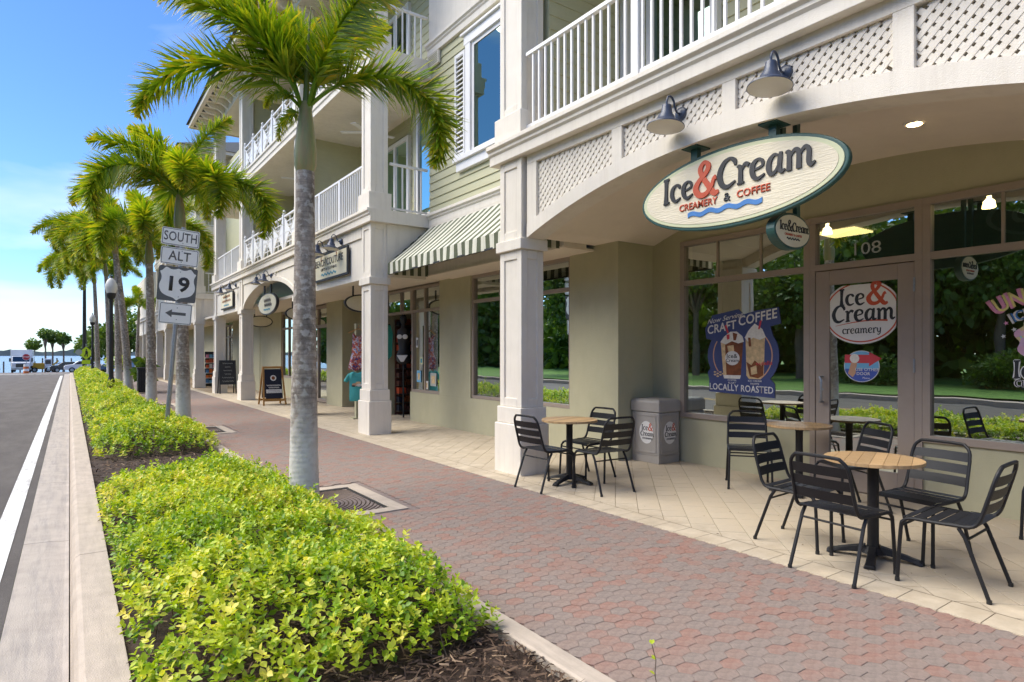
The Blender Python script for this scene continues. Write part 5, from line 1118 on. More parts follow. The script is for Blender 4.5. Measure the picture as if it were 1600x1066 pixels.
# ================================================================ ROUTE MARKER
def route_sign():
    bx, by = 1.405, 12.74; t = thing('route_marker', 'leaning SOUTH ALT 19 route marker with left arrow in the hedge', 'sign', (bx, by, 0))
    top = Vector((1.70, by - .06, 3.80)); base = Vector((bx, by, -.1)); d = (top - base).normalized()
    pole = MB().tube([base, top], .038, 14).build('pole', 'galvanised', t, smooth=True)
    ax = Vector((.985, -.02, -.085)).normalized(); az = ax.cross(d).normalized(); ax = d.cross(az) * 1.0
    if ax.x < 0: ax = -ax
    nrm = ax.cross(d).normalized()              # towards -Y
    if nrm.y > 0: nrm = -nrm
    def rrect(w, h, r_=.03, n=5):
        P = []
        for cx, cy, a0 in ((w - r_, h - r_, 0), (-w + r_, h - r_, 90), (-w + r_, -h + r_, 180), (w - r_, -h + r_, 270)):
            P += [(cx + r_ * math.cos(R(a0 + 90 * k / n)), cy + r_ * math.sin(R(a0 + 90 * k / n))) for k in range(n + 1)]
        return P
    def pl(z, dx=0.): return base + d * ((z + .1) / d.z) + ax * dx
    def plate(name, z, w, h, dx=0.):
        o = pl(z, dx); p = MB().prism(rrect(w, h), o, ax, d, nrm, .042, .046).build(name, 'sign_white', t)
        P1, P2 = rrect(w - .012, h - .012, .024), rrect(w - .022, h - .022, .018); mb = MB(); n = len(P1)
        for i in range(n): j = (i + 1) % n; mb.prism([P1[i], P1[j], P2[j], P2[i]], o, ax, d, nrm, .0455, .0475)
        mb.build('border', 'sign_grey', p); return o, p
    o, p = plate('south_plate', 3.60, .305, .155, -.04); text(p, 'SOUTH', 'sign_grey', o + nrm * .0462, ax, d, .235, bold=.012, depth=.001, squeeze=.68)
    o, p = plate('alt_plate', 3.255, .305, .155, -.03); text(p, 'ALT', 'sign_grey', o + nrm * .0462, ax, d, .235, bold=.012, depth=.001, squeeze=.84)
    o = pl(2.755, -.03); p = MB().prism(rrect(.312, .312), o, ax, d, nrm, .042, .046).build('shield_plate', 'sign_grey', t)
    half = [(.0, .285), (.06, .262), (.12, .262), (.17, .285), (.205, .285), (.255, .225), (.288, .205), (.262, .13), (.262, .06), (.285, -.02), (.28, -.10), (.235, -.18), (.15, -.225), (.06, -.25), (.0, -.295)]
    half = [(a, b) for a, b in half]
    P = [tuple(q[:2]) for q in crom(half, 3)]; P = P + [(-a, b) for a, b in P[::-1][1:-1]]
    sh = MB().prism(P, o, ax, d, nrm, .046, .048).build('shield', 'sign_white', p); text(sh, '19', 'ink_black', o + nrm * .0482 - d * .01, ax, d, .36, bold=.03, depth=.001, squeeze=1.05)
    o, p = plate('arrow_plate', 2.225, .265, .19, -.02)
    MB().prism([(-.165, 0), (-.06, .072), (-.06, .026), (.165, .026), (.165, -.026), (-.06, -.026), (-.06, -.072)], o, ax, d, nrm, .046, .0475).build('arrow', 'sign_grey', p)
    for z in (3.7, 3.5, 3.36, 3.16, 2.98, 2.53, 2.33, 2.12): MB().lathe(pl(z) + nrm * .046, [(.009, 0), (.009, .006), (.004, .009)], 8, nrm).build('bolt', 'galvanised', t)
route_sign()

# ================================================================ THINGS UNDER THE ARCADE
def a_frame():
    x, y = 4.88, 19.05; t = thing('sandwich_board', 'wooden A-frame sidewalk sign with navy poster in front of the arch', 'sign', (x, y, 0)); W = .31; Hh = 1.12
    yf, yb = -.30, .30                                  # faces -Y
    def leg(sx, yy): return ((x + sx * W, y + yy, 0.0), (x + sx * (W - .05), y + yy * .06, Hh))
    for yy, nm in ((yf, 'front'), (yb, 'rear')):
        for s in (-1, 1): p, q_ = leg(s, yy); MB().bar(p, q_, .045, .03, up=(0, 1, 0)).build('leg', 'wood_frame', t)
        tt = Vector((0, -yy * .94, Hh)).normalized(); 
        for f in (.13, .98): c0 = Vector((x, y + yy + (-yy * .94) * f, Hh * f)); MB().obox(c0, Vector((1, 0, 0)), tt, Vector((1, 0, 0)).cross(tt), W - .01 - .05 * f, .028, .016).build('rail', 'wood_frame', t)
        c0 = Vector((x, y + yy * .475, Hh * .555)); n_ = Vector((1, 0, 0)).cross(tt); n_ = n_ if n_.y * yy > 0 else -n_
        bd = MB().obox(c0, Vector((1, 0, 0)), tt, n_, W - .07, .44, .008).build('poster', 'navy', t)
        if yy < 0:
            up = tt; ax = Vector((1, 0, 0)); o = lambda dx, dz: c0 + ax * dx + up * dz + n_ * .009
            MB().prism(ellipse(.085, .085, 20), o(0, .17), ax, up, n_, 0, .002).build('badge', 'decal_white', bd); MB().prism(ellipse(.05, .055, 16), o(0, .17), ax, up, n_, .002, .003).build('mark', 'coffee_brown', bd)
            text(bd, 'THE SPICE & TEA', 'decal_white', o(0, .17), ax, up, .05, depth=.001, arc=.13) if False else None
            wave(bd, 'decal_white', o(0, -.05), ax, up, .40, .016, .020, 11, .001, name='faded_letters'); wave(bd, 'decal_white', o(0, -.115), ax, up, .30, .016, .020, 8, .001, name='faded_letters')
            MB().prism([(-.22, -.28), (.22, -.28), (.22, -.17), (-.22, -.17)], o(0, 0), ax, up, n_, 0, .0015).build('strip', 'decal_white', bd); wave(bd, 'ink_black', o(0, -.205) + n_ * .0016, ax, up, .34, .010, .008, 12, .001, name='small_print'); wave(bd, 'ink_black', o(0, -.25) + n_ * .0016, ax, up, .36, .010, .008, 13, .001, name='small_print')
a_frame()
def chalkboard():
    x, y = 4.86, 25.4; t = thing('chalkboard', 'small black chalkboard sign between the two far columns', 'sign', (x, y, 0))
    for s in (-1, 1): MB().bar((x + s * .28, y - .2, 0), (x + s * .26, y, 1.25), .04, .03, up=(0, 1, 0)).build('leg', 'iron', t); MB().bar((x + s * .28, y + .25, 0), (x + s * .26, y + .01, 1.22), .04, .03, up=(0, 1, 0)).build('leg', 'iron', t)
    tt = Vector((0, .16, 1)).normalized(); n_ = Vector((0, -1, .16)).normalized(); c = Vector((x, y - .12, .80)); b = MB().obox(c, Vector((1, 0, 0)), tt, n_, .29, .46, .012).build('board', 'chalk', t)
    for k, L in enumerate((.36, .20, .30, .22, .42, .40)): wave(b, 'decal_grey', c + n_ * .0125 + tt * (.34 - k * .135), (1, 0, 0), tt, L, .016 + .006 * (k % 2), .012, 5 + k % 3, .001, name='chalk_scrawl')
chalkboard()
def garment(poly, o, ax, m, t, name, th=.05, folds=5):
    """cloth with real thickness and folds: front and back sheets puffed apart"""
    ax = Vector(ax); n_ = ax.cross(Vector((0, 0, 1))); o = Vector(o); c = np.mean(poly, axis=0); bm = bmesh.new(); vs = [bm.verts.new(Vector((a, b, 0))) for a, b in poly]; f = bm.faces.new(vs)
    bmesh.ops.triangulate(bm, faces=[f]); bmesh.ops.subdivide_edges(bm, edges=bm.edges[:], cuts=3, use_grid_fill=True); me = bpy.data.meshes.new(name)
    V = [v.co.copy() for v in bm.verts]; bd = {v.index for v in bm.verts if v.is_boundary}; bm.verts.ensure_lookup_table(); bm.verts.index_update(); bd = {v.index for v in bm.verts if v.is_boundary}; F = [[v.index for v in f.verts] for f in bm.faces]; bm.free()
    out = []
    for sgn in (1, -1):
        for i, p in enumerate(V): k = 0 if i in bd else th * (.7 + .5 * math.sin(p.x * folds * 9 + 1)); out.append(o + ax * p.x + Vector((0, 0, p.y)) + n_ * (sgn * k))
    n = len(V); me.from_pydata([tuple(p - org(t)) for p in out], [], F + [[i + n for i in f][::-1] for f in F]); me.polygons.foreach_set('use_smooth', [True] * len(me.polygons))
    return link(name, me, m, t)
def clothes():
    x, y = 5.42, 13.70; t = thing('clothes_stand', 'beige display post holding the garments beside the tower column', 'stand', (x, y, 0)); one('post', 'sage_wall', t, x - .03, x + .09, y + .06, y + .16, 0, 2.2); one('foot', 'sage_wall', t, x - .12, x + .18, y + .0, y + .22, 0, .03)
    ax = Vector((.88, -.47, 0)).normalized()
    t = thing('dress', 'tie-dye sleeveless dress on a wooden hanger beside the tower column', 'dress', (x, y, 1.1)); o = Vector((x - .02, y - .05, 0))
    garment([(-.09, 1.98), (-.05, 1.90), (.05, 1.90), (.09, 1.98), (.13, 1.96), (.13, 1.84), (.15, 1.5), (.22, 1.15), (.14, 1.10), (.05, 1.14), (-.06, 1.09), (-.14, 1.13), (-.24, 1.14), (-.15, 1.5), (-.13, 1.84), (-.13, 1.96)], o, ax, 'tie_dye', t, 'cloth', .05)
    MB().bar(o + ax * -.22 + Vector((0, 0, 1.98)), o + Vector((0, 0, 2.08)), .025).bar(o + ax * .22 + Vector((0, 0, 1.98)), o + Vector((0, 0, 2.08)), .025).tube([o + Vector((0, 0, 2.08)), o + Vector((0, 0, 2.14)), o + ax * .03 + Vector((0, 0, 2.17))], .006, 6).build('hanger', 'wood_frame', t)
    t = thing('t_shirt', 'turquoise T-shirt with printed front below the tie-dye dress', 'shirt', (x, y, .4)); o = Vector((x - .06, y - .12, 0))
    c = garment([(-.09, 1.10), (0, 1.06), (.09, 1.10), (.22, 1.05), (.32, .88), (.24, .84), (.19, .90), (.19, .42), (-.19, .42), (-.19, .90), (-.24, .84), (-.32, .88), (-.22, 1.05)], o, ax, 'teal_cloth', t, 'cloth', .045); n_ = ax.cross(Vector((0, 0, 1)))
    n_ = n_ if n_.y < 0 else -n_
    for dx, dz, rr, m in ((-.05, .80, .06, 'skin_tone'), (.04, .79, .055, 'decal_white'), (.02, .84, .05, 'coffee_cream'), (-.09, .77, .035, 'ink_black'), (.09, .77, .035, 'ink_black')): MB().prism(ellipse(rr * 1.2, rr * .6, 16), o + Vector((0, 0, dz)) + ax * dx + n_ * .07, ax, UZ, n_, -.002, .004).build('print', m, t)
    # merchandise in the open shop door
    x, y = 6.22, 13.95; t = thing('jade_top', 'jade green top hanging at the open shop door', 'shirt', (x, y, 1.3)); garment([(-.13, 2.2), (.1, 2.2), (.16, 2.0), (.14, 1.45), (.05, 1.36), (-.12, 1.45)], (x, y, 0), (.8, -.6, 0), 'jade_cloth', t, 'cloth', .05); one('hanger', 'iron', t, x - .1, x + .1, y - .01, y + .01, 2.2, 2.22)
    x, y = 6.42, 13.42; t = thing('mannequin', 'black mannequin torso in a white bikini at the shop door', 'mannequin', (x, y, 1.2)); MB().lathe((x, y, 0), [(.06, 1.25), (.15, 1.32), (.165, 1.42), (.11, 1.62), (.135, 1.82), (.15, 1.95), (.13, 2.06), (.05, 2.13), (.045, 2.2), (.075, 2.27), (.08, 2.36), (.03, 2.44)], 20).build('torso', 'ink_black', t, smooth=True)
    ax = Vector((.8, -.6, 0)); n_ = Vector((-.6, -.8, 0))
    for s in (-1, 1): MB().prism(ellipse(.062, .055, 14), Vector((x, y, 1.90)) + ax * (s * .065) + n_ * .135, ax, UZ, n_, -.03, .02).build('bikini_top', 'decal_white', t, bevel=.008)
    MB().prism([(-.13, .07), (.13, .07), (.03, -.09), (-.03, -.09)], Vector((x, y, 1.40)) + n_ * .145, ax, UZ, n_, -.02, .02).build('bikini_bottom', 'decal_white', t, bevel=.008); MB().tube([(x, y, 0), (x, y, 1.26)], .02, 8).build('pole', 'iron', t)
    x, y = 6.55, 14.19; t = thing('goods_shelf', 'dark red shelf of small goods inside the open shop door', 'shelf', (x, y, 0)); one('frame', 'interior_red', t, x, x + .9, y - .05, y - .002, 0, 2.35)
    for k in range(11):
        one('shelf_board', 'wood_dark', t, x, x + .9, y - .25, y - .051, .08 + k * .21, .10 + k * .21)
        for j in range(8): one('packet', random.choice(['interior_red', 'interior_red', 'navy', 'coffee_brown', 'ink_red']), t, x + .02 + j * .11, x + .02 + j * .11 + .09, y - .20, y - .06, .102 + k * .21, .102 + k * .21 + random.uniform(.08, .16))
clothes()
def notices():
    k = 0
    for y, z, w, h, m, lab in ((12.3, 1.35, .14, .16, 'sign_rim_pale', 'pale green notice taped in the second shop window'), (12.42, 1.0, .20, .26, 'sky_decal', 'framed blue print low in the second shop window'), (11.75, .95, .26, .28, 'decal_grey', 'grey print low in the second shop window, right'), (12.05, .82, .14, .18, 'decal_white', 'small white card at the foot of the second shop window'), (12.5, 1.75, .10, .22, 'decal_white', 'white paper figure in the second shop window'), (12.2, 1.6, .45, .9, 'stone', 'grey hanging panel behind the second shop window')):
        t = thing('window_notice', lab, 'notice', (6.33, y, z)); x = 6.318 if m != 'stone' else 6.6
        one('sheet', m, t, x - .003, x, y - w / 2, y + w / 2, z - h / 2, z + h / 2); one('picture', random.choice(['ink_black', 'ink_teal', 'coffee_cream']), t, x - .0042, x - .0031, y - w * .3, y + w * .3, z - h * .3, z + h * .28)
notices()
def bench():
    x, y = 6.75, 16.4; t = thing('arcade_bench', 'dark slatted bench in the recessed shop entry behind the palm trunk', 'bench', (x, y, 0))
    for k in range(4): one('seat_slat', 'wood_dark', t, x - .25 + k * .11, x - .16 + k * .11, y - .7, y + .7, .42, .45)
    for k in range(11): one('back_slat', 'wood_dark', t, x + .2, x + .22, y - .66 + k * .128, y - .6 + k * .128, .46, .9)
    one('top_rail', 'wood_frame', t, x + .19, x + .24, y - .7, y + .7, .901, .96)
    for sx in (-.22, .2):
        for sy in (-.66, .62): one('leg', 'wood_dark', t, x + sx, x + sx + .05, y + sy, y + sy + .05, 0, .419)
bench()
def card_rack():
    x, y = 5.35, 31.2; t = thing('card_rack', 'rack of colourful cards and toys by the far column', 'rack', (x, y, 0)); one('back', 'iron', t, x - .3, x + .3, y + .1, y + .14, 0, 1.6)
    for k in range(6):
        one('shelf', 'white_paint', t, x - .3, x + .3, y - .08, y + .1, .15 + k * .23, .17 + k * .23)
        for j in range(4): one('card', random.choice(['ink_red', 'sky_decal', 'orange', 'decal_white', 'decal_pink', 'ink_blue']), t, x - .28 + j * .145, x - .16 + j * .145, y - .05, y - .03, .171 + k * .23, .171 + k * .23 + random.uniform(.12, .19))
card_rack()

# ================================================================ HEDGE
LT = [(0, 0, 0), (.26, .28, .07), (.31, .55, .085), (0, 1, -.05), (0, .5, -.03), (-.26, .28, .07), (-.31, .55, .085)]
LF = [(0, 1, 2, 3, 4), (0, 4, 3, 6, 5)]
def hump(x, y, c):
    (x0, x1, y0, y1, h) = c; u = (x - (x0 + x1) / 2) / ((x1 - x0) / 2); v = (y - (y0 + y1) / 2) / ((y1 - y0) / 2); v2 = np.sign(v) * np.maximum(0, np.abs(v) * (y1 - y0) / 2 - ((y1 - y0) / 2 - .75)) / .75
    e = np.clip(1 - np.maximum(np.abs(u), 0) ** 3.2, 0, 1) ** .55 * np.clip(1 - np.abs(v2) ** 2.4, 0, 1) ** .5
    return h * e * (.84 + .20 * np.sin(x * 4.1 + y * 2.3) * np.sin(y * 3.3 - x * 1.7) + .11 * np.sin(x * 11 + y * 7) * np.sin(y * 9))
def shrub(label, c, n, per, leaf, stems=260):
    x0, x1, y0, y1, h = c; t = thing('golden_shrub', label, 'shrub', ((x0 + x1) / 2, (y0 + y1) / 2, 0), group='golden hedge plants along the kerb')
    x = RNG.uniform(x0, x1, n); y = RNG.uniform(y0, y1, n); z = hump(x, y, c); ok = z > .05; x, y, z = x[ok], y[ok], z[ok]
    # ragged rim: drop some edge sprigs
    e = np.maximum(np.abs((x - (x0 + x1) / 2) / ((x1 - x0) / 2)), 0); rag = .5 + .5 * np.sin(y * 5.1 + np.sign(x - (x0 + x1) / 2) * 1.3) * np.sin(y * 2.3); ok = ((e < .74) | (RNG.random(len(x)) < .15 + .85 * rag)) & (RNG.random(len(x)) < .62 + .75 * (.5 + .5 * np.sin(x * 6.3 + 1.7 * np.sin(y * 2.1)) * np.sin(y * 4.4 + x))); x, y, z = x[ok], y[ok], z[ok]; n = len(x)
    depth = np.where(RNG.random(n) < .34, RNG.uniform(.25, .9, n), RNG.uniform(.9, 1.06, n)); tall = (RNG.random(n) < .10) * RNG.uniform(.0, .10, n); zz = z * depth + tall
    eps = .05; gx = (hump(x + eps, y, c) - hump(x - eps, y, c)) / (2 * eps); gy = (hump(x, y + eps, c) - hump(x, y - eps, c)) / (2 * eps)
    N = np.stack([-gx * .55 + RNG.normal(0, .33, n), -gy * .55 + RNG.normal(0, .33, n), np.ones(n)], 1); N /= np.linalg.norm(N, axis=1, keepdims=True)
    P0 = np.stack([x, y, zz], 1); A = rots(N)                     # column 1 = shoot axis
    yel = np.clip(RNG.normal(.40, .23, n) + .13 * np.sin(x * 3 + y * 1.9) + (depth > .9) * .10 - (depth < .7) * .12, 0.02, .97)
    Ms, Ps, Ts = [], [], []
    for k in range(per):
        tier = k // 2; ang = k * math.pi + tier * 1.57 + RNG.normal(0, .25, n); up = .15 + .36 * tier / max(1, per / 2 - 1) * 2 + RNG.normal(0, .16, n)
        d = A[:, :, 0] * np.cos(ang)[:, None] + A[:, :, 2] * np.sin(ang)[:, None] + N * up[:, None]
        s = leaf * RNG.uniform(.55, 1.2, n) * (1.0 - .07 * tier); M = rots(d, RNG.normal(0, .4, n)) * s[:, None, None] ; Ms.append(M); Ps.append(P0 + N * (leaf * .38 * (tier - 1.2))[..., None] if np.ndim(tier) else P0 + N * (leaf * .38 * (tier - 1.2)))
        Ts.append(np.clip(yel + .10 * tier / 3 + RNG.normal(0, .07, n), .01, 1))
    ye = RNG.random(n) < .015; Ts[-1] = np.where(ye, 1., Ts[-1])
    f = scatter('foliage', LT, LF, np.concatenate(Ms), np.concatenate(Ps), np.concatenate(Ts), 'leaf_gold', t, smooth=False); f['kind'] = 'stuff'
    mb = MB()
    for i in RNG.choice(n, min(stems, n), replace=False):
        b = Vector((x[i] + RNG.normal(0, .05), y[i] + RNG.normal(0, .05), -.03)); mb.tube([b, (b + Vector(P0[i])) / 2 + Vector((RNG.normal(0, .02), RNG.normal(0, .02), 0)), Vector(P0[i])], [.004, .003, .002], 4, False)
    s = mb.build('stems', 'twig', t); s['kind'] = 'stuff'
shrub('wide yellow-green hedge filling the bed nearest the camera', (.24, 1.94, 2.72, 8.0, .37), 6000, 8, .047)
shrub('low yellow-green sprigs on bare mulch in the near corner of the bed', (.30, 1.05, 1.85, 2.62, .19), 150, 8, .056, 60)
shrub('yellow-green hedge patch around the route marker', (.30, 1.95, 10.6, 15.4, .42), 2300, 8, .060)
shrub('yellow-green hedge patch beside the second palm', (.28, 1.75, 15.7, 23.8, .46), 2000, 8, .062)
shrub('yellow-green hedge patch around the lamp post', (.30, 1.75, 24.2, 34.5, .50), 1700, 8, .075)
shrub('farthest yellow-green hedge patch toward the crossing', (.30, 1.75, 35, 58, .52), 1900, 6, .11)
# a single weed sprig in the paving joint
def weed():
    x, y = 2.12, 1.86; t = thing('weed_sprig', 'thin green weed sprig growing from the edging at the bottom of the picture', 'plant', (x, y, 0)); a = [(x, y, 0), (x - .01, y + .01, .08), (x - .015, y, .15), (x - .03, y + .01, .22)]
    MB().tube(a, .002, 5).build('stem', 'twig', t); P = np.array([a[1], a[2], a[3], a[3], a[2]]); d = RNG.normal(size=(5, 3)); d[:, 2] = .5; scatter('leaf', LT, LF, rots(d) * .03, P, np.full(5, .6), 'leaf_gold', t)
weed()

# ================================================================ PALMS (plumose foxtail fronds)
def frond_mesh(L, e0, droop, seed, nl=540, ll=.50, yell=.35):
    rg = np.random.default_rng(seed); K = 24; s = np.linspace(0, 1, K + 1); ang = e0 - droop * s ** 1.25; P = [np.zeros(3)]; sw = rg.normal(0, .12)
    for k in range(K):
        a = ang[k]; P.append(P[-1] + L / K * np.array([math.cos(a) * math.cos(sw * s[k]), math.cos(a) * math.sin(sw * s[k]), math.sin(a)]))
    P = np.array(P); mb = MB(); mb.tube([tuple(p) for p in P], [.024 * (1 - .85 * q_) for q_ in s], 6, True, .35)
    pet = .16
    for i in range(nl):
        u = pet + (1 - pet) * (i + rg.random()) / nl; f = u * K; k = min(K - 1, int(f)); p = P[k] + (P[k + 1] - P[k]) * (f - k); T = P[k + 1] - P[k]; T /= np.linalg.norm(T)
        up = np.array([0, 0, 1.]) - T * T[2]; up /= np.linalg.norm(up) + 1e-9; sd = np.cross(T, up); ph = rg.uniform(0, 2 * math.pi) if rg.random() < .55 else (rg.choice([0, math.pi]) + rg.normal(0, .5))
        rad = sd * math.cos(ph) + up * math.sin(ph); fw = rg.uniform(.35, .75) + .5 * max(0, u - .7); D = rad + T * fw; D /= np.linalg.norm(D)
        le = ll * (math.sin(math.pi * min(1, .18 + .80 * u)) ** .55) * rg.uniform(.75, 1.12); w = .0165 * rg.uniform(.8, 1.35); g = np.array([0, 0, -1.])
        W = np.cross(D, rad if abs(np.dot(D, rad)) < .98 else up); W = W / (np.linalg.norm(W) + 1e-9); c, q2 = math.cos(rg.uniform(-.7, .7)), 0
        pts = [p, p + D * le * .35 + g * le * .008, p + D * le * .70 + g * le * .035, p + D * le + g * le * .09]; b = len(mb.v)
        mb.v += [tuple(pts[0] + W * w * .35), tuple(pts[0] - W * w * .35), tuple(pts[1] + W * w), tuple(pts[1] - W * w), tuple(pts[2] + W * w * .72), tuple(pts[2] - W * w * .72), tuple(pts[3])]
        mb.f += [(b, b + 1, b + 3, b + 2), (b + 2, b + 3, b + 5, b + 4), (b + 4, b + 5, b + 6)]; tn = min(1, max(.02, rg.normal(.42, .2) + yell * max(0, u - .55) + (.3 if rg.random() < .08 else 0))); mb.t += [tn, tn, min(1, tn + .16)]
    me = bpy.data.meshes.new('frond'); me.from_pydata(mb.v, [], mb.f); a = me.attributes.new('tint', 'FLOAT', 'FACE'); a.data.foreach_set('value', mb.t); me.materials.append(MATS['leaf_palm']); return me
FM = {'arch': frond_mesh(2.35, R(48), R(125), 1), 'arch2': frond_mesh(2.2, R(58), R(155), 2), 'up': frond_mesh(2.2, R(76), R(60), 3), 'up2': frond_mesh(2.0, R(68), R(85), 4), 'low': frond_mesh(1.9, R(20), R(105), 5, 340, .42, .6), 'flat': frond_mesh(2.3, R(34), R(92), 6), 'droop': frond_mesh(2.3, R(44), R(165), 8)}
def palm(x, y, h, r0, fr, label, lean=(0, 0), sc=1., shaft=.72, swell=1.):
    t = thing('foxtail_palm', label, 'palm', (x, y, 0), group='foxtail palms along the brick walk'); N = 40; pts = []; rs = []; top = Vector((lean[0], lean[1], h - shaft * sc))
    for k in range(N + 1):
        u = k / N; pts.append((top.x * u ** 1.4, top.y * u ** 1.4, -.05 + (top.z + .05) * u)); rs.append(r0 * (1.06 - .06 * math.sin(u * 3) - .40 * u ** 1.4 + .16 * math.exp(-u * 18)) * (1 + .004 * math.sin(u * 95)))
    tr = MB().tube(pts, rs, 20).build('trunk', 'trunk', t, smooth=True, local=True)
    b = Vector(pts[-1]); r1 = rs[-1]; d = Vector((lean[0] * .25, lean[1] * .25, shaft * sc)); cs = MB().tube([b - Vector((0, 0, .02)), b + d * .06, b + d * .25, b + d * .6, b + d * .92, b + d], [r1 * 1.02, r1 * 1.22, r1 * 1.26, r1 * .98, r1 * .66, r1 * .5], 16).build('crownshaft', 'crownshaft', t, smooth=True, local=True)
    e = b + d * .90
    for kind, az, s in fr:
        o = bpy.data.objects.new('frond', FM[kind]); COL.objects.link(o); o.parent = t; o.location = e + Vector((math.cos(R(az)) * .04, math.sin(R(az)) * .04, random.uniform(-.05, .06))); o.rotation_euler = (0, 0, R(az)); o.scale = (s * sc,) * 3
    o = MB().tube([e, e + Vector((.02, .01, .55 * sc)), e + Vector((.05, .0, 1.1 * sc))], [.035, .02, .004], 8).build('spear_leaf', 'rachis', t, smooth=True, local=True)
    return t
palm(1.89, 6.2, 4.02, .134, [('arch', 150, .86), ('droop', -30, .92), ('up', 128, .95), ('up2', -70, .9), ('up', 20, .9), ('up2', 175, .85), ('up', 75, .8), ('low', 110, .3), ('low', -160, .28)], 'nearest foxtail palm, its trunk in front of the BEACH COUTURE board', (.03, .05), .95)
palm(1.88, 14.1, 4.75, .135, [('arch', 148, 1.05), ('droop', -155, 1.05), ('droop', -30, 1.15), ('up', 120, .9), ('arch2', 60, .9), ('arch2', -95, .85), ('up2', 165, 1.), ('droop', 175, .95), ('flat', 20, .9), ('up', -60, .9), ('droop', -65, .95), ('droop', 95, .95)], 'second foxtail palm, its crown just above the SOUTH plate', (-.06, 0), 1.)
palm(1.87, 20.0, 4.75, .135, [('arch', 140, 1.), ('droop', -160, 1.), ('arch', -40, .9), ('up', 100, .9), ('flat', 175, .95), ('arch2', 40, 1.), ('arch2', -100, 1.05), ('up2', -10, 1.), ('droop', 165, 1.1), ('droop', -70, 1.05), ('droop', 10, 1.), ('droop', -130, 1.1)], 'third foxtail palm, left of the route marker', (-.05, 0), 1.)
palm(1.95, 29.4, 6.3, .15, [('arch', 150, 1.15), ('droop', -150, 1.1), ('arch', -30, 1.), ('up', 90, 1.), ('flat', 178, 1.1), ('arch2', 50, 1.), ('droop', -90, 1.1), ('low', 0, 1.), ('droop', 170, 1.15), ('droop', -120, 1.15), ('arch', 120, 1.1), ('droop', -50, 1.1), ('droop', 15, 1.)], 'fourth foxtail palm with leaning whitewashed trunk behind the black bin', (-.45, 0), 1.1)
palm(1.9, 34.8, 6.5, .15, [('droop', 140, 1.15), ('arch', -160, 1.1), ('arch', -20, 1.), ('up', 80, 1.), ('arch2', -120, 1.1), ('flat', 40, 1.), ('up2', 180, 1.1), ('droop', 165, 1.2), ('droop', -140, 1.2), ('droop', -60, 1.1), ('arch', 100, 1.1)], 'fifth foxtail palm, just right of the lamp post', (-.1, 0), 1.1)
palm(2.05, 46, 7.2, .16, [('arch', 150, 1.2), ('droop', -150, 1.2), ('arch', -30, 1.1), ('up', 90, 1.1), ('flat', 178, 1.2), ('arch2', -100, 1.2), ('droop', 165, 1.3), ('droop', -125, 1.3), ('droop', -60, 1.2), ('droop', 110, 1.2)], 'sixth foxtail palm, left of the lamp post', (-.2, 0), 1.2)
palm(1.7, 55, 7.6, .17, [('droop', 150, 1.3), ('arch', -150, 1.3), ('flat', -30, 1.2), ('up', 90, 1.2), ('arch', 178, 1.3), ('droop', -100, 1.3), ('droop', 165, 1.4), ('droop', -60, 1.3), ('droop', 110, 1.3)], 'farthest foxtail palm of the row by the crossing', (-.2, 0), 1.3)
palm(3.6, 47.5, 4.6, .12, [('arch', 150, 1.), ('droop', -120, 1.), ('arch', -30, 1.), ('up', 90, .9), ('flat', 60, 1.)], 'short palm against the far wing wall', (.1, 0), 1.)

# ================================================================ BROAD TREES
def crown(t, c, rad, n, leaf, m='leaf_dark', lumps=9, seed=0, tmin=0.):
    rg = np.random.default_rng(seed); C = rg.normal(size=(lumps, 3)); C /= np.linalg.norm(C, axis=1, keepdims=True); C = C * np.array(rad) * rg.uniform(.35, .72, (lumps, 1)); k = rg.integers(0, lumps, n); d = rg.normal(size=(n, 3)); d /= np.linalg.norm(d, axis=1, keepdims=True)
    P = np.array(c) + C[k] + d * (np.array(rad) * .46) * (rg.random((n, 1)) ** .4) * rg.uniform(.7, 1.1, (lumps, 1))[k]; D = d + rg.normal(0, .6, (n, 3)); D[:, 2] -= .15; M = rots(D, rg.uniform(-2, 2, n)) * (leaf * rg.uniform(.6, 1.3, n))[:, None, None]
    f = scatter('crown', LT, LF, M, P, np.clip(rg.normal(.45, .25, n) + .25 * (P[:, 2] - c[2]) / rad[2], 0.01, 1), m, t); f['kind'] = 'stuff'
def tree(x, y, z0, h, rad, n, leaf, label, seed=0, trunk=.16, m='leaf_dark', group=None, name='broad_tree', cat='tree'):
    t = thing(name, label, cat, (x, y, z0), group=group); ch = h - rad[2] * .9; mb = MB().tube([(x, y, z0 - .3), (x + .05, y, z0 + ch * .5), (x, y + .05, z0 + ch)], [trunk, trunk * .8, trunk * .55], 10)
    for k in range(6): a = k * 1.05 + seed; mb.tube([(x, y, z0 + ch * .62), (x + math.cos(a) * rad[0] * .3, y + math.sin(a) * rad[1] * .3, z0 + ch * .9), (x + math.cos(a) * rad[0] * .62, y + math.sin(a) * rad[1] * .62, z0 + ch + rad[2] * .25)], [trunk * .45, trunk * .3, trunk * .1], 6)
    mb.build('trunk', 'bark', t, smooth=True); crown(t, (x, y, z0 + ch), rad, n, leaf, m, 10, seed)
    return t
gz = lambda y: -.125 - max(0, y - 61.5) * .0207
G = 'trees beyond the far end of the walk'
tree(3.9, 66, gz(66), 5.6, (2.6, 2.6, 2.4), 2600, .34, 'dense green tree at the end of the walk, right of the lamp post', 11, .2, group=G)
tree(2.2, 76, gz(76), 5.0, (2.3, 2.3, 2.2), 2000, .36, 'dense green tree at the end of the walk, left of the lamp post', 12, .2, group=G)
tree(6.6, 71, gz(71), 7.0, (3, 3, 2.8), 2400, .36, 'tall green tree at the end of the walk beside the far wing', 13, .2, group=G)
tree(3.3, 60.2, 0, 1.3, (1.0, 1.0, .6), 700, .16, 'rounded clipped bush by the crossing', 14, .05, 'leaf_gold', name='round_bush', cat='bush')
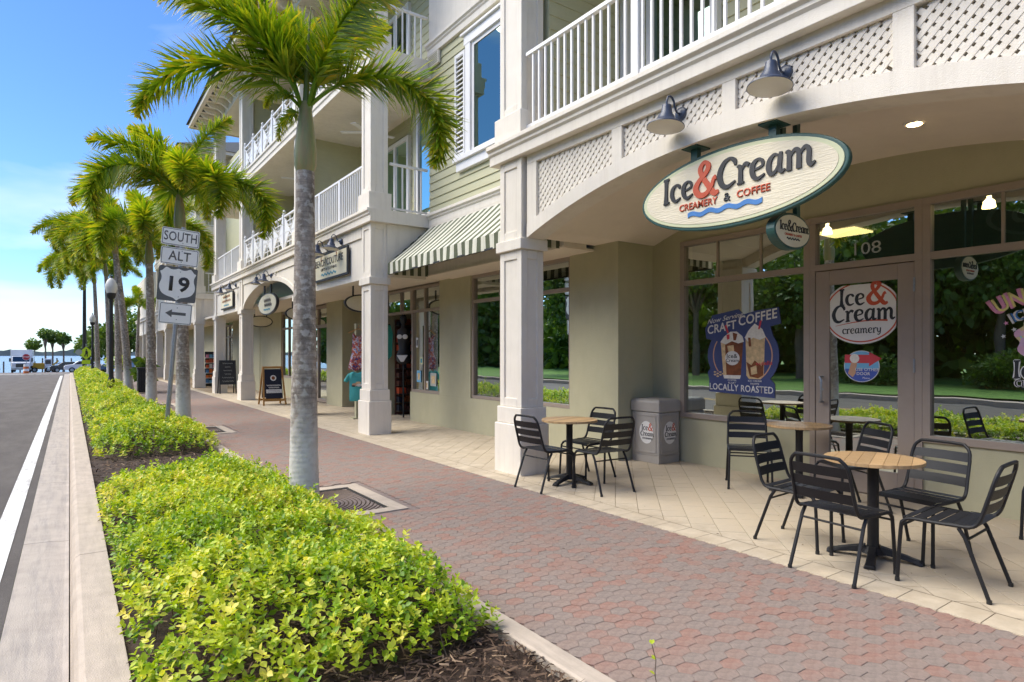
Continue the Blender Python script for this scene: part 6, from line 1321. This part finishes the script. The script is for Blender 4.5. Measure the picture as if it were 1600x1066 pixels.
for i, (x, y, h, lab) in enumerate(((-4.4, 117, 5.1, 'bushy round-headed palm at the water, rightmost of two behind the truck'), (-2.95, 116, 6.5, 'left of the pair of round-headed palms by the water'), (-2.1, 117, 6.3, 'right of the pair of round-headed palms by the water'), (-.75, 116, 6.0, 'single round-headed palm by the water'))):
    tree(x, y, gz(y), h, (1.05, 1.05, 1.05), 900, .34, lab if i else 'low round-headed palm right behind the box truck', 20 + i, .14, 'leaf_dark', group='round-headed palms at the waterside', name='waterside_palm', cat='palm')
# across the street: what the shop windows mirror
G = 'trees across the street, mirrored in the shop glass'
sp = [(-20.5, -9, 7.5), (-21, -3.5, 9), (-19.6, 1.5, 7), (-21, 5.5, 9.5), (-20.2, 10, 8), (-21, 14, 10), (-19.5, 19, 8.5), (-18, 25, 9), (-16, 32, 8.5), (-21, -14, 10), (-23, 0, 11), (-24, 9, 11)]
words = ['leaning', 'broad', 'low', 'tall', 'bushy', 'dark', 'open', 'rounded', 'farthest', 'nearest', 'deep set', 'spreading']
t0 = None
for i, (x, y, h) in enumerate(sp):
    lab = words[i] + ' green tree on the lawn across the street, seen as a reflection'
    if i < 3: o = tree(x, y, .1, h, (3.2, 3.2, 3.0), 5200, .30, lab, 40 + i, .25, group=G); bases = (bases if i else []) + [(o, h)]
    else:
        if i == 3: KM = kid_map()
        b, bh = bases[i % 3]; o = copy_tree(b, KM); o.location = (x, y, .1); s = h / bh; o.scale = (s, s, s); o.rotation_euler = (0, 0, i * 1.3); o['label'] = lab
def wood():
    rg = np.random.default_rng(9); n = 46000; y = rg.uniform(-55, 112, n); x = -23 - 5 * rg.random(n) + 1.5 * np.sin(y * .5); top = 7 + 2.5 * np.sin(y * .37) + 1.5 * np.sin(y * 1.1); z = .2 + rg.random(n) * top; D = rg.normal(size=(n, 3)) + np.array([.7, 0, .3])
    o = scatter('woodland', LT, LF, rots(D, rg.uniform(-2, 2, n)) * (.95 * rg.uniform(.6, 1.3, n))[:, None, None], np.stack([x, y, z], 1), np.clip(rg.normal(.35, .25, n), .01, 1), 'leaf_dark'); tag(o, 'dense dark green wood behind the lawn across the street, seen as a reflection', 'woodland', kind='stuff')
wood()
for i, y in enumerate((-6, -1.5, 3.2, 8.2, 13.5)):
    tree(-16.5, y, .1, 1.5, (1.6, 2.1, .95), 2400, .17, ('first', 'second', 'third', 'fourth', 'fifth')[i] + ' clipped bush along the lawn across the street, seen as a reflection', 60 + i, .05, group='bushes across the street', name='lawn_bush', cat='bush')

# ================================================================ STREET FURNITURE AND FAR END
def lamp_post(x, y, label, h=4.15):
    t = thing('street_lamp', label, 'lamp', (x, y, 0), group='black acorn street lamps in the hedge')
    MB().lathe((x, y, 0), [(.19, -.05), (.19, .12), (.15, .16), (.16, .42), (.12, .48), (.095, .62), (.075, .7)], 16).build('base', 'iron', t, smooth=True)
    MB().lathe((x, y, 0), [(.072, .69), (.068, 2), (.055, h - .85), (.075, h - .84), (.075, h - .78), (.055, h - .76)], 14).build('pole', 'iron', t, smooth=True)
    MB().lathe((x, y, 0), [(.06, h - .77), (.12, h - .70), (.15, h - .56), (.13, h - .54)], 16).build('cup', 'iron', t, smooth=True)
    MB().lathe((x, y, 0), [(.13, h - .545), (.185, h - .40), (.18, h - .25), (.12, h - .10), (.04, h - .02)], 20).build('globe', 'globe', t, smooth=True); MB().lathe((x, y, 0), [(.045, h - .03), (.03, h + .03), (.012, h + .08)], 10).build('finial', 'iron', t)
lamp_post(1.18, 25.6, 'black acorn street lamp in the middle of the hedge'); lamp_post(1.25, 50, 'farther black acorn street lamp, partly behind palm fronds')
def utility():
    x, y = .95, 58.5; t = thing('light_pole', 'tall dark roadside light pole with a flat arm reaching over the road', 'pole', (x, y, 0)); MB().tube([(x, y, -.2), (x, y, 5), (x, y, 9.2)], [.15, .12, .09], 12).build('pole', 'iron', t); MB().tube([(x, y, 9.0), (x - .6, y, 9.3), (x - 1.0, y, 9.35)], .035, 8).build('arm', 'iron', t); one('head', 'iron', t, x - 1.6, x - .95, y - .16, y + .16, 9.30, 9.42)
utility()
def black_bin():
    x, y = 2.35, 27.6; t = thing('litter_bin', 'square black litter bin beside the brick walk', 'bin', (x, y, 0)); r_ = .24
    one('body', 'iron', t, x - r_, x + r_, y - r_, y + r_, .03, .92, bevel=.02); one('top_rim', 'iron', t, x - r_ - .02, x + r_ + .02, y - r_ - .02, y + r_ + .02, .921, .98, bevel=.01)
    for k in range(7): one('slat', 'black_metal', t, x - r_ + .02 + k * .065, x - r_ + .06 + k * .065, y - r_ - .012, y - r_ - .001, .08, .88)
    tree(x + .15, y + .9, 0, 1.25, (.5, .5, .4), 260, .26, 'leafy green plant rising behind the black litter bin', 77, .03, name='leafy_plant', cat='plant')
black_bin()
def ped_sign():
    x, y = .95, 53; t = thing('crossing_sign', 'fluorescent yellow-green diamond crossing sign at the end of the kerb', 'sign', (x, y, 0)); MB().tube([(x, y, -.1), (x, y, 2.2)], .03, 8).build('post', 'galvanised', t); c = (x, y - .04, 1.55); s = .46
    MB().prism([(s, 0), (0, s), (-s, 0), (0, -s)], c, (1, 0, 0), UZ, (0, -1, 0), 0, .005).build('plate', 'fluoro', t); MB().prism(ellipse(.05, .05, 10), (x + .02, y - .046, 1.78), (1, 0, 0), UZ, (0, -1, 0), 0, .003).build('figure_head', 'ink_black', t); MB().prism([(-.05, .16), (.07, .16), (.12, -.02), (.06, -.02), (.05, .06), (.1, -.26), (.04, -.26), (.0, -.05), (-.06, -.26), (-.12, -.24), (-.05, .0)], (x + .01, y - .046, 1.56), (1, 0, 0), UZ, (0, -1, 0), 0, .003).build('figure', 'ink_black', t)
    one('lower_plate', 'fluoro', t, x - .25, x + .25, y - .045, y - .04, .78, 1.06); MB().prism(ellipse(.2, .2, 20), (x - .42, y - .05, 1.62), (1, 0, 0), UZ, (0, -1, 0), 0, .005).build('back_plate', 'decal_grey', t)
ped_sign()
# sloping far ground: replace the flat crossing by a sheet that falls to the water
o = bpy.data.objects['intersection']
for v in o.data.vertices:
    if v.co.y > 100: v.co.y = 119; v.co.z = gz(119)
sheet('crossing_marks', 'line_white', -5.2, -3.2, 66, 66.5, gz(66.5) + .02); sheet('stop_bar', 'line_white', -8, -4.8, 60.5, 61.2, -.118)
sheet('water', 'water', -900, 900, 118.5, 1300, -1.55)
def shore():
    mb = MB(); n = 240; xs = np.linspace(-900, 900, n); rg = np.random.default_rng(3); hh = 3.5 + 4 * rg.random(n); 
    for k in range(3): hh = (hh + np.roll(hh, 1)) / 2 + rg.normal(0, .8, n)
    for i in range(n - 1): mb.add([(xs[i], 1180, -2), (xs[i + 1], 1180, -2), (xs[i + 1], 1185, hh[i + 1]), (xs[i], 1185, hh[i]), (xs[i], 1230, hh[i] * .8), (xs[i + 1], 1230, hh[i + 1] * .8)], [(0, 1, 2, 3), (3, 2, 5, 4)])
    o = mb.build('far_shore', 'hazy_far_land', smooth=True); o['kind'] = 'structure'
shore()
def wheels(t, pts, r_, ax, w=.22):
    for p in pts:
        wh = MB().lathe(Vector(p) - Vector(ax) * w / 2, [(r_ * .6, 0), (r_, .02), (r_, w - .02), (r_ * .6, w)], 18, ax).build('wheel', 'tyre', t); MB().lathe(Vector(p) - Vector(ax) * (w / 2 + .01), [(r_ * .55, 0), (r_ * .55, w + .02)], 14, ax).build('rim', 'decal_grey', wh)
def truck():
    x, y = -5.4, 108; z = gz(y); t = thing('box_truck', 'white box truck parked facing the camera near the water', 'truck', (x, y, z)); W = 1.1
    one('cargo_box', 'car_white', t, x - 1.2, x + 1.2, y + 1.6, y + 6.5, z + .9, z + 3.15, bevel=.04)
    MB().prism([(0, .55), (0, 1.35), (.25, 1.5), (.75, 2.25), (1.5, 2.3), (1.5, .55)], (x - 1.0, y, z), (0, 1, 0), UZ, (1, 0, 0), 0, 2.0).build('cab', 'car_white', t, bevel=.05)
    MB().prism([(.27, 1.54), (.70, 2.18), (.70, 2.2), (.25, 1.56)], (x - .9, y - .03, z), (0, 1, 0), UZ, (1, 0, 0), 0, 1.8).build('windscreen', 'dark_glass', t)
    one('windscreen_glass', 'car_dark', t, x - .85, x + .85, y + .24, y + .3, z + 1.56, z + 2.1) if False else None
    one('grille', 'car_dark', t, x - .55, x + .55, y - .03, y - .001, z + .75, z + 1.25); one('bumper', 'decal_grey', t, x - 1.05, x + 1.05, y - .15, y - .031, z + .4, z + .68, bevel=.03)
    for s in (-1, 1): one('headlight', 'lamp_inside', t, x + s * .8 - .13, x + s * .8 + .13, y - .025, y - .001, z + .9, z + 1.1); one('mirror', 'car_dark', t, x + s * 1.2 - .1, x + s * 1.2 + .1, y + .5, y + .56, z + 1.5, z + 2.0)
    wheels(t, [(x + s * .95, y + yy, z + .42) for s in (-1, 1) for yy in (.7, 5.2)], .42, (1, 0, 0), .26)
truck()
def car(x, y, m, label, rz=0., name='parked_car'):
    z = gz(y); t = thing(name, label, 'car', (x, y, z), rz=rz, group='cars parked by the water'); L, W = 2.15, .85
    prof = [(-L, .35), (-L, .75), (-L + .15, .9), (-1.3, .98), (-.7, 1.42), (.55, 1.45), (1.15, 1.0), (L - .2, .88), (L, .7), (L, .35)]
    MB().prism(prof, (0, -W, 0), (1, 0, 0), UZ, (0, 1, 0), 0, 2 * W).build('body', m, t, bevel=.06, local=True); MB().prism([(-1.12, 1.0), (-.64, 1.36), (.5, 1.38), (.98, 1.0)], (0, -W - .008, 0), (1, 0, 0), UZ, (0, 1, 0), 0, 2 * W + .016).build('windows', 'car_dark', t, local=True)
    wheels_pts = [(sx, sy * (W - .08), .32) for sx in (-1.35, 1.35) for sy in (-1, 1)]
    for p in wheels_pts:
        wh = MB().lathe(Vector(p) - Vector((0, .12, 0)), [(.2, 0), (.32, .02), (.32, .2), (.2, .24)], 16, (0, 1, 0)).build('wheel', 'tyre', t, local=True); MB().lathe(Vector(p) - Vector((0, .13, 0)), [(.19, 0), (.19, .26)], 12, (0, 1, 0)).build('rim', 'decal_grey', wh, local=True)
    for s in (-1, 1): MB().obox((L + .002, s * .6, .72), Vector((1, 0, 0)), Vector((0, 1, 0)), Vector((0, 0, 1)), .01, .14, .06).build('headlight', 'lamp_inside', t, local=True)
car(1.6, 92, 'car_white', 'white parked car seen side-on beyond the hedge'); car(-.2, 105, 'car_dark', 'dark parked car farther back beside the white one', .2); car(-9.2, 112, 'car_dark', 'dark car at the left edge beside the truck', 1.4); car(4.4, 78, 'car_blue', 'blue parked car glimpsed between the palm trunks', .9)
def digger():
    x, y = -3.2, 113; z = gz(y); t = thing('yellow_machine', 'yellow work machine with a white cab right of the truck', 'machine', (x, y, z)); one('body', 'machine_yellow', t, x - 1.3, x + .2, y, y + 1.4, z + .45, z + 1.35, bevel=.08); one('cab', 'car_white', t, x + .25, x + 1.1, y, y + 1.3, z + .5, z + 2.0, bevel=.08); one('cab_window', 'car_dark', t, x + .35, x + 1.0, y - .02, y - .001, z + 1.2, z + 1.8); wheels(t, [(x - .9, y, z + .35), (x + .7, y, z + .35)], .38, (0, 1, 0)); MB().bar((x + 1.0, y + .5, z + .8), (x + 1.9, y + .4, z + 1.7), .2).build('arm', 'machine_yellow', t)
digger()
def stop():
    x, y = -3.75, 84; z = gz(y); t = thing('stop_sign', 'small red octagonal stop sign in front of the truck', 'sign', (x, y, z)); MB().tube([(x, y, z), (x, y, z + 1.7)], .03, 8).build('post', 'galvanised', t); P = [(.33 * math.cos(R(22.5 + 45 * k)), .33 * math.sin(R(22.5 + 45 * k))) for k in range(8)]
    MB().prism([(a * 1.07, b * 1.07) for a, b in P], (x, y - .04, z + 1.75), (1, 0, 0), UZ, (0, -1, 0), 0, .004).build('border', 'sign_white', t); p = MB().prism(P, (x, y - .044, z + 1.75), (1, 0, 0), UZ, (0, -1, 0), 0, .003).build('plate', 'stop_red', t); text(p, 'STOP', 'sign_white', (x, y - .0475, z + 1.75), (1, 0, 0), UZ, .22, bold=.02, depth=.002)
    t = thing('traffic_barrel', 'orange and white traffic barrel below the stop sign', 'barrel', (x + .02, y - .6, z))
    for k in range(4): MB().lathe((x + .02, y - .6, z), [(.26 - .01 * k, .02 + .24 * k), (.25 - .01 * k, .02 + .24 * (k + 1))], 16).build('band', 'orange' if k % 2 == 0 else 'sign_white', t)
stop()
ORD = 'first second third fourth fifth sixth seventh eighth ninth tenth eleventh twelfth thirteenth fourteenth fifteenth sixteenth'.split()
def jetty():
    for k in range(16):
        x = -14 + k * .95; t = thing('mooring_post', f"mooring post in the water behind the truck, {ORD[k]} from the left", 'post', (x, 124 + (k % 3), -2), group='mooring posts in the water'); MB().tube([(x, 124 + (k % 3), -2), (x, 124 + (k % 3), .3 + .5 * (k % 2))], .1, 8).build('pile', 'bark', t)
jetty()
